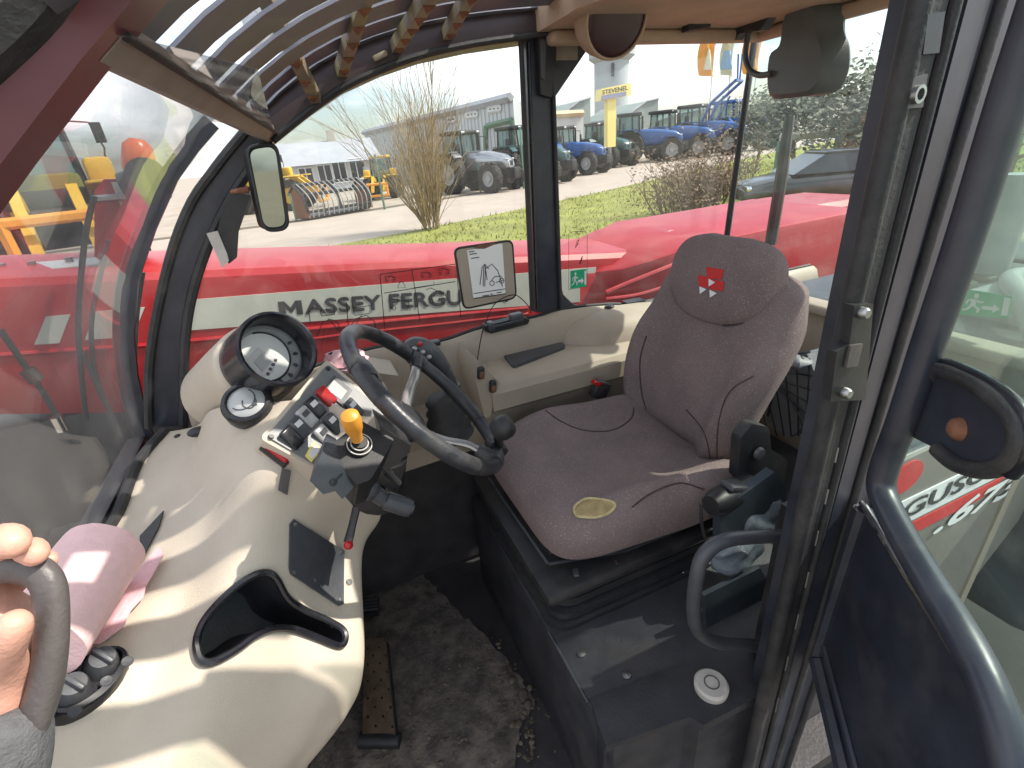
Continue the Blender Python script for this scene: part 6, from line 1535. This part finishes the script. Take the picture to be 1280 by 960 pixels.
# grey mirror housing seen from behind beyond the rear glass
XL = 1.30
t = thing('rear_mirror_housing', 'grey plastic mirror housing hanging on a bent arm below the rear roof lining', 'mirror', ox(995, 120, XL))
lo_ = cr([V((u, v, 0)) for u, v in ((988, 10), (1008, 4), (1026, 8), (1027, 40), (1034, 62), (1033, 92), (1020, 116), (990, 122), (962, 119), (962, 72), (976, 56), (981, 26))], 4, True)
b = MB(); fr0 = [ox(p.x, p.y, XL) for p in lo_]; c_ = sum(fr0, V())/len(fr0)
b.loft([[c_+(p-c_)*.90+V((-.012, 0, 0)) for p in fr0], fr0, [p+V((.05, -.02, 0)) for p in fr0], [c_+(p-c_)*.9+V((.065, -.02, 0)) for p in fr0]]); obj('shell', b, 'mirror_shell', t, ang=35)
b = MB(); b.tube(cr([ox(u, v, XL-.02) for u, v in ((940, 20), (934, 50), (932, 72), (938, 88), (950, 94), (964, 92))], 5), .008, 10); obj('arm', b, 'dark_grey', t)
b = MB(); b.prism([ox(u, v, XL-.04) for u, v in ((906, 30), (965, 15), (950, 38), (924, 42), (918, 50), (908, 50))], (.03, 0, 0)); obj('arm_mount', b, 'black', t, ang=30)

# ================================================================== the photographer's hand on the near post handle
def HY(u, v, d): return ray(u, v)*d      # d: depth along the optical axis
DH = .34
b = MB(); tpx_ = [(-30, 712), (10, 708), (40, 712), (58, 726), (64, 752), (64, 800), (58, 850), (44, 895), (30, 930), (8, 975), (-20, 1020)]
gpts = cr([HY(u, v, DH) for u, v in tpx_], 5)
b.tube(gpts, .0095, 14, flat=1.35); tag(obj('grab_bar', b, 'grip', ang=60), 'grey brown curved grab bar held by the hand at the windscreen side', 'handle')
person = thing('person', 'hand of a person in a grey sleeve gripping the grab bar beside the paper roll', 'person', HY(-20, 800, DH))
def limb(chain, name, m, radii, sub=2):
    me = bpy.data.meshes.new(name); org = ORG[person.name]
    me.from_pydata([tuple(V(p)-org) for p in chain['v']], chain['e'], [])
    me.materials.append(MATS[m]); o = bpy.data.objects.new(name, me); COL.objects.link(o); o.parent = person
    md = o.modifiers.new('skin', 'SKIN'); md.use_smooth_shade = True
    for i, r in enumerate(radii): o.data.skin_vertices[0].data[i].radius = (r, r)
    o.data.skin_vertices[0].data[0].use_root = True
    s_ = o.modifiers.new('sub', 'SUBSURF'); s_.levels = sub; s_.render_levels = sub; ORG[o.name] = org
    return o
# palm behind the bar; four fingers curl over its top towards the cab, thumb along the near side
Pm = [HY(-20, 930, DH-.005), HY(-14, 860, DH+.0), HY(-8, 800, DH+.006), HY(-6, 760, DH+.010)]
vs = list(Pm); es = [(0, 1), (1, 2), (2, 3)]; rad = [.026, .025, .028, .026]
fingers = [
  ([(-20, 738, .012), (-16, 706, .014), (-6, 682, -.004), (12, 672, -.022), (20, 690, -.03)], [.0130, .013, .0140, .0135, .010]),
  ([(-4, 742, .018), (10, 716, .022), (28, 696, .010), (42, 686, -.006), (44, 700, -.016)], [.0115, .0110, .0115, .0110, .009]),
  ([(0, 750, .026), (26, 722, .032), (48, 706, .026), (60, 697, .012), (62, 704, .004)], [.010, .0088, .0078, .0070, .006]),
  ([(-46, 742, .0), (-54, 706, .0), (-52, 672, -.015), (-40, 656, -.030), (-34, 676, -.04)], [.0125, .0125, .0125, .0115, .009]),
  ([(-2, 830, -.02), (14, 790, -.03), (24, 765, -.032)], [.014, .0125, .010]),
]
for pts_, rs in fingers:
    prev = 3 if len(pts_) > 3 else 2
    for (u, v, d), r in zip(pts_, rs): vs.append(HY(u, v, DH+d)); es.append((prev, len(vs)-1)); rad.append(r*.9); prev = len(vs)-1
limb({'v': vs, 'e': es}, 'hand', 'skin', rad)
limb({'v': [HY(-10, 885, DH-.006), HY(-6, 930, DH-.01), HY(-30, 1000, DH-.015), HY(-90, 1120, DH-.02)], 'e': [(0, 1), (1, 2), (2, 3)]}, 'sleeve', 'sleeve', [.031, .034, .040, .046])
for u, v, d in ((25, 690, -.042),):
    pass
